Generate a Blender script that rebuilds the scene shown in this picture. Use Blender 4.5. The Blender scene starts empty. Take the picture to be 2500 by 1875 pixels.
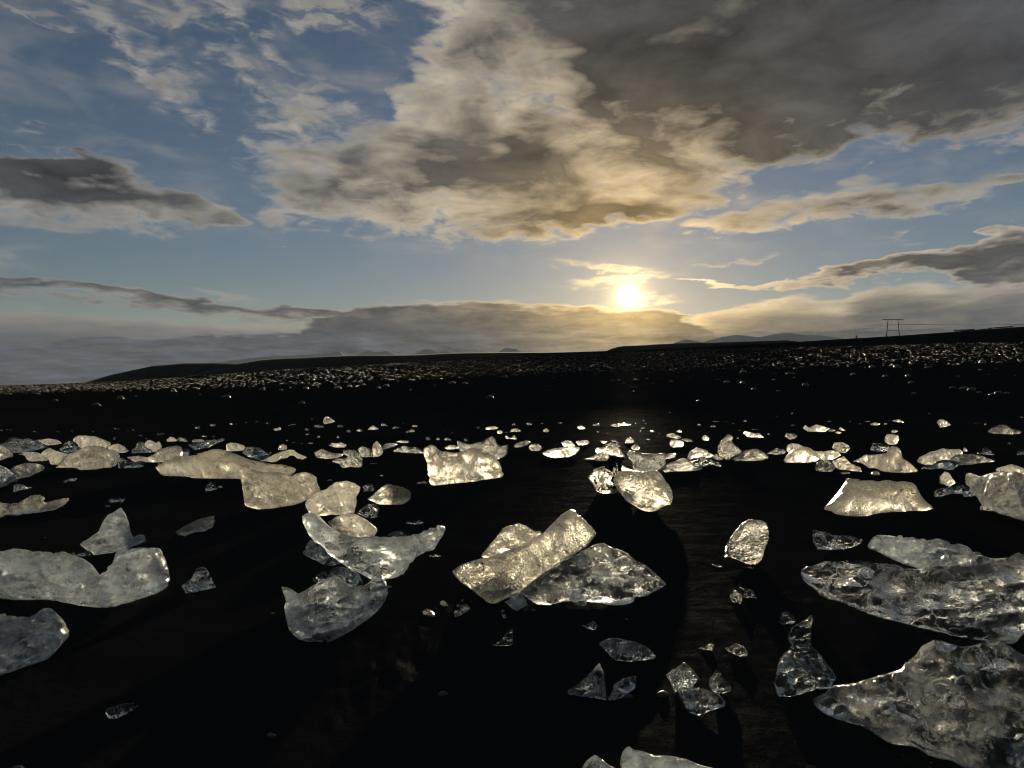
import bpy, bmesh, math, random
import numpy as np
from mathutils import Vector, noise as mnoise
from mathutils.geometry import delaunay_2d_cdt

random.seed(7)
rng = np.random.default_rng(7)
R = math.radians
scene = bpy.context.scene
COL = scene.collection

# ------------------------------------------------------------------ camera
EYE = 1.4                     # metres above the sand under the camera
FOC = 1785.0                  # focal length in photograph pixels (photograph 2500 x 1875)
CX, HY = 1250.0, 955.0        # photograph column of the view axis, row of the level horizon
cd = bpy.data.cameras.new('camera')
cam = bpy.data.objects.new('camera', cd)
COL.objects.link(cam)
cam.location = (0, 0, EYE)
cam.rotation_euler = (R(90), 0, 0)
cd.sensor_width = 36.0
cd.lens = 36.0 * FOC / 2500.0
cd.shift_y = (HY - 937.5) / 2500.0
cd.clip_start = 0.05
cd.clip_end = 200000.0
scene.camera = cam

# ------------------------------------------------------------------ light
SUN_AZ = math.atan((1534 - CX) / FOC)                 # to the right of the view axis (+Y)
SUN_EL = math.atan((HY - 721) / FOC * math.cos(SUN_AZ))
SUN = Vector((math.sin(SUN_AZ) * math.cos(SUN_EL), math.cos(SUN_AZ) * math.cos(SUN_EL), math.sin(SUN_EL)))
sd = bpy.data.lights.new('sun', 'SUN')
sd.energy = 5.0
sd.angle = R(0.6)
sd.color = (1.0, 0.83, 0.56)
sun = bpy.data.objects.new('sun', sd)
sun.rotation_euler = (-SUN).to_track_quat('-Z', 'Y').to_euler()
COL.objects.link(sun)

scene.view_settings.view_transform = 'Standard'
scene.view_settings.look = 'None'
scene.view_settings.gamma = 1.0
scene.view_settings.use_curve_mapping = False
scene.view_settings.exposure = 0.6
scene.render.engine = 'CYCLES'
cy = scene.cycles
cy.use_denoising = True
cy.max_bounces = 8
cy.transmission_bounces = 7
cy.glossy_bounces = 4
cy.diffuse_bounces = 3
cy.transparent_max_bounces = 8
cy.volume_bounces = 0
cy.sample_clamp_indirect = 6.0
cy.blur_glossy = 0.3
cy.use_adaptive_sampling = True
cy.adaptive_threshold = 0.014
cy.pixel_filter_type = 'BLACKMAN_HARRIS'
cy.filter_width = 1.05
cy.adaptive_min_samples = 12


# ------------------------------------------------------------------ node helpers
class Net:
    """small expression layer over a node tree"""
    def __init__(self, tree):
        self.t = tree
        tree.nodes.clear()

    def new(self, kind, **props):
        n = self.t.nodes.new(kind)
        for k, v in props.items():
            setattr(n, k, v)
        return n

    def put(self, sock, v):
        if isinstance(v, E):
            self.t.links.new(v.s, sock)
        elif v is not None:
            sock.default_value = v

    def m(self, op, a, b=None, c=None, clamp=False):
        n = self.new('ShaderNodeMath', operation=op, use_clamp=clamp)
        for i, v in enumerate((a, b, c)):
            self.put(n.inputs[i], v)
        return E(self, n.outputs[0])

    def step(self, x, lo, hi, a=0.0, b=1.0, kind='SMOOTHSTEP'):
        n = self.new('ShaderNodeMapRange', interpolation_type=kind, clamp=True)
        for i, v in enumerate((x, lo, hi, a, b)):
            self.put(n.inputs[i], v)
        return E(self, n.outputs[0])

    def vec(self, x, y, z):
        n = self.new('ShaderNodeCombineXYZ')
        for i, v in enumerate((x, y, z)):
            self.put(n.inputs[i], v)
        return E(self, n.outputs[0])

    def xyz(self, v):
        n = self.new('ShaderNodeSeparateXYZ')
        self.put(n.inputs[0], v)
        return [E(self, o) for o in n.outputs]

    def vm(self, op, a, b=None, scale=None):
        n = self.new('ShaderNodeVectorMath', operation=op)
        self.put(n.inputs[0], a)
        if b is not None:
            self.put(n.inputs[1], b)
        if scale is not None:
            self.put(n.inputs['Scale'], scale)
        return E(self, n.outputs['Value' if op in ('DOT_PRODUCT', 'LENGTH') else 'Vector'])

    def noise(self, v, scale, detail=4.0, rough=0.5, dist=0.0, lac=2.0, kind='FBM', dim='3D'):
        n = self.new('ShaderNodeTexNoise', noise_dimensions=dim)
        n.noise_type = kind
        self.put(n.inputs['Vector'], v)
        self.put(n.inputs['Scale'], scale)
        self.put(n.inputs['Detail'], detail)
        self.put(n.inputs['Roughness'], rough)
        self.put(n.inputs['Lacunarity'], lac)
        self.put(n.inputs['Distortion'], dist)
        return E(self, n.outputs[0])

    def voro(self, v, scale, feature='F1', smooth=0.0, rand=1.0):
        n = self.new('ShaderNodeTexVoronoi', feature=feature)
        self.put(n.inputs['Vector'], v)
        self.put(n.inputs['Scale'], scale)
        self.put(n.inputs['Randomness'], rand)
        if feature == 'SMOOTH_F1':
            n.inputs['Smoothness'].default_value = smooth
        return E(self, n.outputs['Distance'])

    def mix(self, f, a, b):
        n = self.new('ShaderNodeMix', data_type='RGBA')
        self.put(n.inputs[0], f)
        self.put(n.inputs[6], a)
        self.put(n.inputs[7], b)
        return E(self, n.outputs[2])

    def curve(self, x, pts):
        """a float curve through pts, x and y both in 0..1"""
        n = self.new('ShaderNodeFloatCurve')
        self.put(n.inputs['Value'], x)
        c = n.mapping.curves[0]
        n.mapping.use_clip = False
        pts = sorted(pts)
        while len(c.points) < len(pts):
            c.points.new(0.5, 0.5)
        for p, (a, b) in zip(c.points, pts):
            p.location = (a, b)
            p.handle_type = 'AUTO_CLAMPED'
        n.mapping.update()
        return E(self, n.outputs[0])


class E:
    def __init__(self, net, s):
        self.n, self.s = net, s
    def __add__(self, o): return self.n.m('ADD', self, o)
    __radd__ = __add__
    def __sub__(self, o): return self.n.m('SUBTRACT', self, o)
    def __rsub__(self, o): return self.n.m('SUBTRACT', o, self)
    def __mul__(self, o): return self.n.m('MULTIPLY', self, o)
    __rmul__ = __mul__
    def __truediv__(self, o): return self.n.m('DIVIDE', self, o)
    def __neg__(self): return self.n.m('MULTIPLY', self, -1.0)
    def exp(self): return self.n.m('EXPONENT', self)
    def max(self, o): return self.n.m('MAXIMUM', self, o)
    def min(self, o): return self.n.m('MINIMUM', self, o)
    def clamp(self): return self.n.m('ADD', self, 0.0, clamp=True)


# ------------------------------------------------------------------ sky
world = bpy.data.worlds.new('World')
scene.world = world
world.use_nodes = True
world.cycles.sampling_method = 'MANUAL'
world.cycles.sample_map_resolution = 512
W = Net(world.node_tree)


def sky_pt(x, y):
    """cloud outlines were measured on a 2212 px wide print of the photograph -> azimuth, elevation (rad)"""
    x, y = x * 1.1302, y * 1.1302
    a = math.atan((x - CX) / FOC)
    e = math.atan((HY - y) / FOC * math.cos(a))
    return a, e


AZ0, AZ1, EL0, EL1 = -0.95, 0.95, -0.15, 1.1
ua = lambda a: (a - AZ0) / (AZ1 - AZ0)
ue = lambda e: (e - EL0) / (EL1 - EL0)

tc = W.new('ShaderNodeTexCoord')
D = W.vm('NORMALIZE', E(W, tc.outputs['Generated']))
dx, dy, dz = W.xyz(D)
az = W.m('ARCTAN2', dx, dy)
el = W.m('ARCSINE', dz)
# a flat cloud deck seen in perspective: features shrink and flatten towards the horizon
den = dz.max(0.0) + 0.10
Q = W.vec(dx / den, dy / den, 0.0)
S = W.vec(az * 1.0, el * 2.6, 0.7)

n_big = W.noise(Q, 1.15, 2.0, 0.55, dim='2D')
wx = W.noise(W.vm('ADD', Q, (7.3, 1.1, 0)), 2.2, 3.0, 0.6, dim='2D')
wy = W.noise(W.vm('ADD', Q, (1.7, 9.4, 0)), 2.2, 3.0, 0.6, dim='2D')
n_mid = W.noise(W.vm('ADD', Q, (3.1, 4.7, 2.0)), 3.3, 6.0, 0.60, 0.3, dim='2D')
n_fine = W.noise(S, 26.0, 4.0, 0.60, 0.4, dim='2D')
n_tuft = W.noise(W.vm('ADD', S, (3.0, 1.0, 2.0)), 9.0, 3.0, 0.55, 0.4, dim='2D')

warp = W.step(el, 0.05, 0.35, 0.12, 1.0, 'LINEAR')
azw = az + (wx - 0.5) * warp * 0.18 + (n_tuft - 0.5) * warp * 0.05
elw = el + (wy - 0.5) * warp * 0.11 + (n_fine - 0.5) * warp * 0.035 + (n_tuft - 0.5) * W.step(el, 0.05, 0.18, 0.030, 0.0)
cu = (azw - AZ0) / (AZ1 - AZ0)


def bank(top, bot, soft_t, soft_b, w, sw=0.5, st=0.02, sb=0.02):
    """a cloud bank between two measured edges; the weight is its thickness"""
    def cv(pts):
        q = []
        for x, y in pts:
            a, e = sky_pt(x, y)
            q.append((ua(a), ue(e)))
        q.sort()
        q = [(0.0, q[0][1])] + q + [(1.0, q[-1][1])]
        return W.curve(cu, q) * (EL1 - EL0) + EL0
    t, b = cv(top), cv(bot)
    up = W.step((t - elw) / soft_t, 0.0, 1.0)
    dn = W.step((elw - b) / soft_b, 0.0, 1.0)
    # depth inside the bank: wide ramps, so that sunlit margins are broad and only the middle is grey
    deep = W.step((t - elw) / st, 0.0, 1.0) * W.step((elw - b) / sb, 0.0, 1.0) * sw
    return up * dn * w, deep


P2 = W.vec(azw, elw, 0.0)


def blob(x, y, rx, ry, rot=0.0, w=1.0):
    """a soft oval patch of cloud, given by its middle and its two radii"""
    a, e = sky_pt(x, y)
    k = 1579.4 / 2.1
    n = W.new('ShaderNodeMapping', vector_type='TEXTURE')
    W.put(n.inputs[0], P2)
    n.inputs['Location'].default_value = (a, e, 0)
    n.inputs['Rotation'].default_value = (0, 0, rot)
    n.inputs['Scale'].default_value = (rx / k, ry / k, 1)
    g = W.new('ShaderNodeTexGradient', gradient_type='QUADRATIC_SPHERE')
    W.t.links.new(n.outputs[0], g.inputs[0])
    return E(W, g.outputs['Fac']) * (w * 1.15)


BANKS = [
    # main cloud over the middle and the upper right
    bank([(500, 470), (540, 400), (600, 285), (680, 210), (760, 180), (850, 140), (890, 30), (930, -150), (1000, -500), (1300, -1200), (2212, -1600)],
         [(500, 480), (540, 500), (600, 522), (700, 522), (800, 540), (870, 552), (1000, 552), (1200, 548), (1300, 532),
          (1450, 515), (1550, 482), (1600, 445), (1700, 388), (1800, 348), (1900, 330), (2000, 330), (2100, 345), (2212, 350)],
         0.15, 0.065, 0.85, 0.40, 0.30, 0.09),
    # stringy band under it on the right
    bank([(1400, 490), (1480, 478), (1560, 448), (1669, 410), (1797, 392), (1976, 380), (2212, 356)],
         [(1400, 496), (1480, 512), (1618, 530), (1695, 517), (1874, 486), (2079, 461), (2212, 435)],
         0.022, 0.018, 0.55, 0.36, 0.03, 0.03),
    # long flat cloud right of the sun
    bank([(1380, 598), (1500, 600), (1700, 596), (1780, 588), (1850, 563), (1950, 543), (2050, 528), (2212, 476)],
         [(1380, 600), (1500, 616), (1600, 622), (1700, 623), (1800, 616), (1900, 606), (2000, 600), (2212, 640)],
         0.006, 0.007, 1.0, 0.85, 0.014, 0.012),
    # low bank on the right, down to the hills
    bank([(1440, 690), (1516, 668), (1618, 646), (1720, 632), (1800, 640), (1874, 604), (1976, 598), (2212, 598)],
         [(1440, 1300), (1516, 1300), (2212, 1300)],
         0.020, 0.02, 1.2, 0.85, 0.040, 0.02),
    # bank over the middle horizon, under the sun
    bank([(560, 745), (700, 672), (760, 652), (840, 640), (980, 640), (1100, 651), (1250, 656), (1350, 657), (1450, 662), (1520, 690), (1620, 710), (1800, 715)],
         [(560, 1300), (1800, 1300)],
         0.014, 0.02, 1.3, 1.0, 0.014, 0.02),
    # bank over the left horizon
    bank([(0, 778), (60, 752), (110, 728), (160, 718), (380, 716), (560, 712), (700, 708), (800, 712)],
         [(0, 800), (200, 790), (330, 790), (460, 790), (700, 1300), (800, 1300)],
         0.014, 0.022, 1.3, 1.05, 0.010, 0.03),
    # long thin band on the left
    bank([(0, 594), (200, 606), (400, 638), (550, 650), (700, 660), (870, 684), (900, 700)],
         [(0, 640), (200, 658), (400, 686), (600, 704), (760, 711), (880, 706), (900, 701)],
         0.008, 0.014, 1.0, 0.95, 0.010, 0.020),
    # grey cloud on the left
    bank([(0, 322), (60, 334), (150, 336), (250, 350), (370, 380), (450, 398), (530, 432), (575, 462)],
         [(0, 526), (100, 532), (200, 525), (300, 528), (400, 518), (510, 505), (575, 466)],
         0.022, 0.045, 1.0, 0.85, 0.030, 0.095),
]
WISPS = [blob(640, 245, 130, 60, 0.5, 0.50), blob(690, 330, 150, 70, 0.3, 0.6), blob(620, 150, 110, 30, -0.6, 0.36), blob(700, 8, 170, 40, 0.1, 0.46), blob(560, 60, 60, 40, -0.6, 0.4), blob(250, 90, 150, 42, -0.72, 0.50), blob(400, 215, 150, 40, -0.80, 0.55), blob(520, 300, 80, 32, -0.6, 0.52),
         blob(500, 150, 120, 42, -0.45, 0.42), blob(470, 25, 130, 34, -0.25, 0.46), blob(330, 10, 110, 40, -0.5, 0.42),
         blob(90, 45, 130, 14, -0.35, 0.34), blob(100, 258, 48, 12, -0.2, 0.36), blob(35, 305, 70, 7, -0.3, 0.34),
         blob(8, 105, 40, 24, -0.3, 0.34), blob(0, 562, 52, 20, 0.0, 0.42), blob(480, 632, 100, 8, -0.08, 0.40),
         blob(190, 704, 55, 9, 0.0, 0.46), blob(60, 670, 90, 9, -0.1, 0.34), blob(1951, 504, 36, 8, 0.15, 0.42),
         blob(1587, 563, 90, 7, 0.10, 0.40), blob(1860, 372, 22, 6, 0.6, 0.40), blob(1310, 578, 100, 10, -0.12, 0.46),
         blob(1330, 604, 110, 9, 0.06, 0.50), blob(1390, 652, 70, 7, 0.1, 0.5), blob(610, 535, 34, 6, 0.1, 0.34),
         blob(2100, 625, 120, 9, 0.16, 0.34), blob(60, 735, 110, 9, 0.0, 0.42), blob(640, 470, 70, 26, 0.0, 0.3)]
# thick, dark parts (positive) and thin, bright parts (negative) of the deck
DARK = [blob(1980, 10, 680, 210, 0.0, 0.95), blob(2150, 170, 320, 100, 0.0, 0.30), blob(1500, 130, 260, 110, -0.4, 0.40), blob(1000, 350, 190, 55, 0.12, 0.75),
        blob(1290, 465, 240, 36, 0.05, 0.95), blob(1290, 140, 75, 60, 0.3, 0.60), blob(740, 395, 170, 45, 0.1, 0.6), blob(1180, 420, 200, 50, 0.0, 0.35), blob(1000, 90, 90, 40, 0.2, 0.3),
        blob(130, 390, 260, 36, -0.12, 0.8), blob(1750, 250, 260, 60, 0.2, 0.32), blob(1620, 330, 120, 40, 0.2, 0.25),
        blob(2100, 560, 160, 30, 0.15, 0.40), blob(1900, 440, 150, 18, 0.12, 0.40), blob(1130, 300, 60, 40, 0.5, 0.5)]
THIN = [blob(960, 215, 170, 75, 0.1, 0.16), blob(760, 270, 120, 50, 0.3, 0.16), blob(1180, 230, 70, 80, 0.2, 0.12),
        blob(1480, 400, 130, 50, 0.35, 0.22), blob(1600, 380, 160, 34, 0.35, 0.26), blob(1380, 180, 60, 40, 0.5, 0.20),
        blob(780, 110, 80, 60, 0.0, 0.50)]

mask, deep = BANKS[0]
for b, dp in BANKS[1:]:
    mask = mask.max(b)
    deep = deep.max(dp)
for b in WISPS:
    mask = mask.max(b)
dark = DARK[0]
for b in DARK[1:]:
    dark = dark + b
thin = THIN[0]
for b in THIN[1:]:
    thin = thin + b
# all round, out of the frame, the same kind of broken cloud goes on
side = W.step(W.m('ABSOLUTE', az), 0.75, 1.25)
roof = W.step(el, 0.58, 0.9)
beyond = side.max(roof)
generic = W.step(n_big, 0.38, 0.72) * 0.8
mask = mask * (1.0 - beyond) + generic * beyond
dark = dark * (1.0 - beyond)
deep = deep * (1.0 - beyond) + generic * beyond * 0.6

low = W.step(el, 0.02, 0.30)                       # turbulence is finer and flatter close to the horizon
turb = (n_mid - 0.5) * (low * 1.25 + 0.30) + (n_fine - 0.5) * (low * 0.75 + 0.55) + (n_tuft - 0.5) * 0.50
body = W.step(mask, 0.05, 0.40)
thick = mask + turb * W.step(mask, 0.02, 0.30) - thin * body + dark * body * 0.5
alpha = W.step(thick, 0.0, 0.88)
# thin high veil in the open sky
veil_c = W.step(n_mid * 0.6 + n_tuft * 0.4, 0.42, 0.80) * W.step(el, 0.12, 0.32) * 0.45
alpha = alpha.max(veil_c)
turb_s = (n_mid - 0.5) * (low * 1.7 + 0.5) + (n_tuft - 0.5) * 0.9 + (n_fine - 0.5) * 0.45
turb_s = turb_s * W.step(el, 0.03, 0.16, 0.5, 1.0)
shade = W.step(deep + dark * body * 1.0 - thin * 0.4 + turb_s * body * (1.0 - dark.clamp() * 0.6), 0.02, 1.0, kind='LINEAR')

cosang = W.vm('DOT_PRODUCT', D, tuple(SUN))
ang = W.m('ARCCOSINE', W.m('MINIMUM', cosang, 0.9999999)) * (180.0 / math.pi)
near = (ang * (-1.0 / 7.0)).exp()
wide = (ang * (-1.0 / 26.0)).exp()

lit = W.mix(wide, (0.175, 0.18, 0.19, 1), (0.54, 0.485, 0.375, 1))
lit = W.mix(near, lit, (1.9, 1.25, 0.48, 1))
grey = W.mix(wide, (0.040, 0.046, 0.056, 1), (0.060, 0.054, 0.047, 1))
grey = W.mix((ang * (-1.0 / 5.0)).exp(), grey, (0.62, 0.40, 0.13, 1))
lowgrey = W.step(el, 0.02, 0.16, 0.85, 0.0)
grey = W.mix(lowgrey, grey, W.mix((ang * (-1.0 / 5.0)).exp(), (0.055, 0.064, 0.083, 1), (0.48, 0.35, 0.18, 1)))
grey = W.vm('SCALE', grey, scale=1.0 + (n_mid - 0.5) * 1.8 + (n_tuft - 0.5) * 0.8 + (n_big - 0.5) * 0.8)
lit = W.vm('SCALE', lit, scale=W.step(el, 0.03, 0.16, 0.62, 1.0).max((ang * (-1.0 / 9.0)).exp() * 1.4))
cloud = W.mix(shade, lit, grey)

skyn = W.new('ShaderNodeTexSky', sky_type='NISHITA')
skyn.sun_disc = False
skyn.sun_elevation = SUN_EL
skyn.sun_rotation = SUN_AZ
skyn.altitude = 5.0
skyn.air_density = 1.0
skyn.dust_density = 0.15
skyn.ozone_density = 2.0
SKY_K = 0.039
sky = W.vm('SCALE', E(W, skyn.outputs[0]), scale=SKY_K)
sky = W.vm('MULTIPLY', sky, (1.0, 0.92, 0.98))
cl = W.mix(alpha, sky, cloud)
# the sun's disc and its aureole, veiled by thick cloud
veil = 1.0 - shade * 0.85
core = W.step(ang, 0.85, 0.35) * 60.0 * veil
aure = ((ang * (-1 / 0.6)).exp() * 2.4 + (ang * (-1 / 3.2)).exp() * 0.36) * (veil * 0.8 + 0.2)
glow = W.vm('ADD', W.vm('SCALE', W.vec(1.0, 0.90, 0.66), scale=core), W.vm('SCALE', W.vec(1.0, 0.74, 0.36), scale=aure))
bg = W.new('ShaderNodeBackground')
W.put(bg.inputs['Color'], W.vm('ADD', cl, glow))
bg.inputs['Strength'].default_value = 0.85
wo = W.new('ShaderNodeOutputWorld')
W.t.links.new(bg.outputs[0], wo.inputs['Surface'])


# ------------------------------------------------------------------ small helpers
def tag(o, label=None, cat=None, group=None, kind=None):
    if label: o['label'] = label
    if cat: o['category'] = cat
    if group: o['group'] = group
    if kind: o['kind'] = kind
    return o


def mesh_np(name, v, f, mat=None, smooth=True, parent=None):
    """mesh from numpy vertices (n,3) and faces (m,3) or (m,4), linked as one object"""
    me = bpy.data.meshes.new(name)
    v = np.asarray(v, dtype=np.float32)
    f = np.asarray(f, dtype=np.int32)
    k = f.shape[1]
    me.vertices.add(len(v)); me.vertices.foreach_set('co', v.ravel())
    me.loops.add(f.size); me.loops.foreach_set('vertex_index', f.ravel())
    me.polygons.add(len(f))
    me.polygons.foreach_set('loop_start', np.arange(0, f.size, k, dtype=np.int32))
    me.polygons.foreach_set('use_smooth', np.full(len(f), smooth, dtype=bool))
    me.update(calc_edges=True)
    me.validate()
    if mat: me.materials.append(mat)
    o = bpy.data.objects.new(name, me)
    COL.objects.link(o)
    if parent: o.parent = parent
    return o


def new_mat(name):
    m = bpy.data.materials.new(name)
    m.use_nodes = True
    return m, Net(m.node_tree)


def finish(m, n, shader, disp=None):
    o = n.new('ShaderNodeOutputMaterial')
    n.t.links.new(shader, o.inputs['Surface'])
    return m


def fbm(p, octaves=4, gain=0.5, lac=2.0):
    """value noise, numpy, p (n,3) -> about -1..1"""
    p = np.asarray(p, dtype=np.float64)
    out = np.zeros(len(p)); amp = 1.0; tot = 0.0
    for o in range(octaves):
        q = p * (lac ** o) + 17.3 * o
        i = np.floor(q).astype(np.int64); f = q - i
        f = f * f * (3 - 2 * f)
        acc = 0.0
        for dx_ in (0, 1):
            for dy_ in (0, 1):
                for dz_ in (0, 1):
                    h = (i[:, 0] + dx_) * 374761393 + (i[:, 1] + dy_) * 668265263 + (i[:, 2] + dz_) * 2147483647
                    h = (h ^ (h >> 13)) * 1274126177
                    h = ((h ^ (h >> 16)) & 0xFFFF) / 65535.0 * 2 - 1
                    w = (f[:, 0] if dx_ else 1 - f[:, 0]) * (f[:, 1] if dy_ else 1 - f[:, 1]) * (f[:, 2] if dz_ else 1 - f[:, 2])
                    acc = acc + h * w
        out += acc * amp; tot += amp; amp *= gain
    return out / tot


# ------------------------------------------------------------------ the beach: height by distance and bearing
def zrow(d, pts):
    """photograph rows (column, row) that lie at forward distance d -> (column, height)"""
    return [(x, EYE - d * (y - HY) / FOC) for x, y in pts]

SLOPE = 0.02
ROWS = [(22.0, [(0, 0.44), (2500, 0.44)]),
        (34.0, zrow(34, [(0, 985), (1250, 968), (2500, 946)])),
        (55.0, zrow(55, [(0, 955), (625, 940), (1250, 913), (1875, 897), (2500, 884)])),
        (95.0, zrow(95, [(0, 941), (300, 931), (625, 907), (1250, 871), (1875, 851), (2500, 840)])),
        (140.0, [(0, 1.4), (300, 2.2)] + zrow(140, [(625, 910), (1250, 867), (1875, 843), (2500, 823)])),
        (250.0, [(0, -1.0), (300, 0.5), (625, 5.0)] + zrow(250, [(1250, 866), (1500, 858), (1944, 839), (2181, 826), (2339, 815), (2500, 803)])),
        (450.0, [(0, -1.0), (300, 0.0), (625, 8.0), (1250, 22.0)] + zrow(450, [(1500, 858), (1944, 834), (2091, 826), (2181, 821), (2339, 810), (2500, 797)])),
        (2000.0, [(0, -1.0), (300, 0.0), (625, 8.0), (1250, 22.0), (1500, 25.0), (2500, 42.0)]),
        (60000.0, [(0, -1.0), (300, 0.0), (625, 8.0), (1250, 22.0), (1500, 25.0), (2500, 42.0)])]
RD = np.array([r[0] for r in ROWS])
RLOG = np.log(RD)


def ground_z(x, y):
    x = np.asarray(x, float); y = np.asarray(y, float)
    col = np.clip(CX + FOC * x / np.maximum(y, 1e-3), -600, 3100)
    zs = np.stack([np.interp(col, [p[0] for p in r[1]], [p[1] for p in r[1]]) for r in ROWS])
    yy = np.maximum(y, 22.0)
    ld = np.clip(np.log(yy), RLOG[0], RLOG[-1] - 1e-9)
    k = np.clip(np.searchsorted(RLOG, ld, side='right') - 1, 0, len(RD) - 2)
    t = (yy - RD[k]) / (RD[k + 1] - RD[k])
    a = np.take_along_axis(zs, k[None], 0)[0]; b = np.take_along_axis(zs, k[None] + 1, 0)[0]
    far = a + (b - a) * t
    return np.where(y < 22.0, np.maximum(SLOPE * y, -2.5), far)


def ray(px, py):
    return Vector(((px - CX) / FOC, 1.0, (HY - py) / FOC))


def ground_hit(px, py):
    """forward distance at which the ray through a photograph pixel meets the sand"""
    k = (py - HY) / FOC
    d = EYE / max(k + SLOPE, 1e-4)
    if 0 < d <= 22.0:
        return d
    ds = np.exp(np.linspace(math.log(20), math.log(400), 1500))
    tx = (px - CX) / FOC
    f = EYE - ds * k - ground_z(ds * tx, ds)
    neg = np.nonzero(f <= 0)[0]
    return float(ds[neg[0]]) if len(neg) else 120.0


# ------------------------------------------------------------------ materials of the ground
def mat_sand():
    m, n = new_mat('wet_black_sand')
    geo = n.new('ShaderNodeNewGeometry')
    P = E(n, geo.outputs['Position'])
    px, py, pz = n.xyz(P)
    grain = n.noise(P, 160.0, 2.0, 0.6)
    patch = n.noise(P, 0.55, 4.0, 0.6)
    # shallow wash marks left by the last wave: long in x, short in y
    rip = n.vec(px * 1.8, py * 4.2, pz * 4.0)
    r1 = n.noise(rip, 1.5, 5.0, 0.62, 0.6)
    r2 = n.noise(P, 14.0, 4.0, 0.65)
    col = n.mix(patch, (0.0120, 0.0125, 0.0126, 1), (0.026, 0.025, 0.023, 1))
    col = n.mix(n.step(grain, 0.66, 0.78), col, (0.06, 0.054, 0.046, 1))
    h = r1 * 0.011 + r2 * 0.009 + n.noise(P, 48.0, 3.0, 0.6) * 0.004 + grain * 0.0035
    bump = n.new('ShaderNodeBump')
    bump.inputs['Strength'].default_value = 0.8
    bump.inputs['Distance'].default_value = 1.0
    n.put(bump.inputs['Height'], h)
    b = n.new('ShaderNodeBsdfDiffuse')
    n.put(b.inputs['Color'], col)
    b.inputs['Roughness'].default_value = 1.0
    n.t.links.new(bump.outputs[0], b.inputs['Normal'])
    # a film of water on the grains: a faint, broken sheen (coarse grains kill the mirror angle)
    g = n.new('ShaderNodeBsdfGlossy')
    g.inputs['Color'].default_value = (0.8, 0.8, 0.8, 1)
    g.inputs['Roughness'].default_value = 0.42
    n.t.links.new(bump.outputs[0], g.inputs['Normal'])
    mx = n.new('ShaderNodeMixShader')
    n.put(mx.inputs[0], n.step(r1 * 0.6 + r2 * 0.4, 0.42, 0.68, 0.0002, 0.0014) * n.step(pz, 0.85, 0.40, 0.08, 1.0))
    n.t.links.new(b.outputs[0], mx.inputs[1]); n.t.links.new(g.outputs[0], mx.inputs[2])
    return finish(m, n, mx.outputs[0])


def mat_stone(name, c0, c1, rough, scale=9.0):
    m, n = new_mat(name)
    geo = n.new('ShaderNodeNewGeometry')
    P = E(n, geo.outputs['Position'])
    f = n.noise(P, scale, 5.0, 0.6)
    b = n.new('ShaderNodeBsdfPrincipled')
    n.put(b.inputs['Base Color'], n.mix(f, c0, c1))
    n.put(b.inputs['Roughness'], n.step(f, 0.3, 0.7, rough, rough + 0.28, 'LINEAR'))
    b.inputs['Specular IOR Level'].default_value = 0.5
    bump = n.new('ShaderNodeBump')
    bump.inputs['Strength'].default_value = 0.35
    bump.inputs['Distance'].default_value = 0.03
    n.put(bump.inputs['Height'], f)
    n.t.links.new(bump.outputs[0], b.inputs['Normal'])
    return finish(m, n, b.outputs[0])


def mat_far(name, c0, c1, scale):
    m, n = new_mat(name)
    geo = n.new('ShaderNodeNewGeometry')
    f = n.noise(E(n, geo.outputs['Position']), scale, 6.0, 0.6)
    b = n.new('ShaderNodeBsdfPrincipled')
    n.put(b.inputs['Base Color'], n.mix(f, c0, c1))
    b.inputs['Roughness'].default_value = 0.95
    b.inputs['Specular IOR Level'].default_value = 0.1
    return finish(m, n, b.outputs[0])


M_SAND = mat_sand()
M_PEBBLE = mat_stone('wet_pebble', (0.010, 0.010, 0.0105, 1), (0.036, 0.036, 0.036, 1), 0.24, 14.0)
M_STONE = mat_stone('dark_stone', (0.012, 0.012, 0.012, 1), (0.04, 0.038, 0.036, 1), 0.32, 9.0)
M_MORAINE = mat_far('moraine_gravel', (0.010, 0.010, 0.008, 1), (0.028, 0.027, 0.020, 1), 0.08)
M_HAZED_ROCK = mat_far('haze_paled_rock', (0.30, 0.29, 0.28, 1), (0.55, 0.53, 0.51, 1), 0.006)  # rock paled in its base colour to stand in for distance haze

# ------------------------------------------------------------------ the sheet of sand (one mesh to the horizon)
na_f, na_b = 460, 60
ang_f = np.linspace(-R(47), R(47), na_f)
ang_b = np.linspace(R(47), R(313), na_b + 2)[1:-1]
ang_all = np.concatenate([ang_f, ang_b])
rad = np.concatenate([[0.01, 0.35], np.exp(np.linspace(math.log(0.8), math.log(30), 230)), np.exp(np.linspace(math.log(30.4), math.log(300), 130)),
                      np.exp(np.linspace(math.log(310), math.log(12000), 40))])
RR, AA = np.meshgrid(rad, ang_all, indexing='ij')
FY = np.where(np.cos(AA) > 0.6, np.cos(AA), np.cos(AA))
gx = (RR * np.sin(AA)).ravel(); gy = (RR * np.cos(AA)).ravel()
gz = ground_z(gx, gy)
# relief: soft swells, wash marks and trampled patches
rr = RR.ravel()
swell = fbm(np.stack([gx * 0.35, gy * 0.5, gx * 0], 1), 3) * 0.03
wash = fbm(np.stack([gx * 0.9, gy * 4.0, gx * 0 + 5], 1), 3) * 0.012
amp = np.clip((rr - 1.0) / 3.0, 0.15, 1.0) * np.clip(1.0 - (rr - 60.0) / 60.0, 0.0, 1.0)
gz = gz + (swell + wash) * amp
far_rough = fbm(np.stack([gx * 0.02, gy * 0.02, gx * 0 + 9], 1), 4) * np.clip((rr - 90) / 200, 0, 1) * 0.6
gz = gz + far_rough * (rr < 3000)


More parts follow.
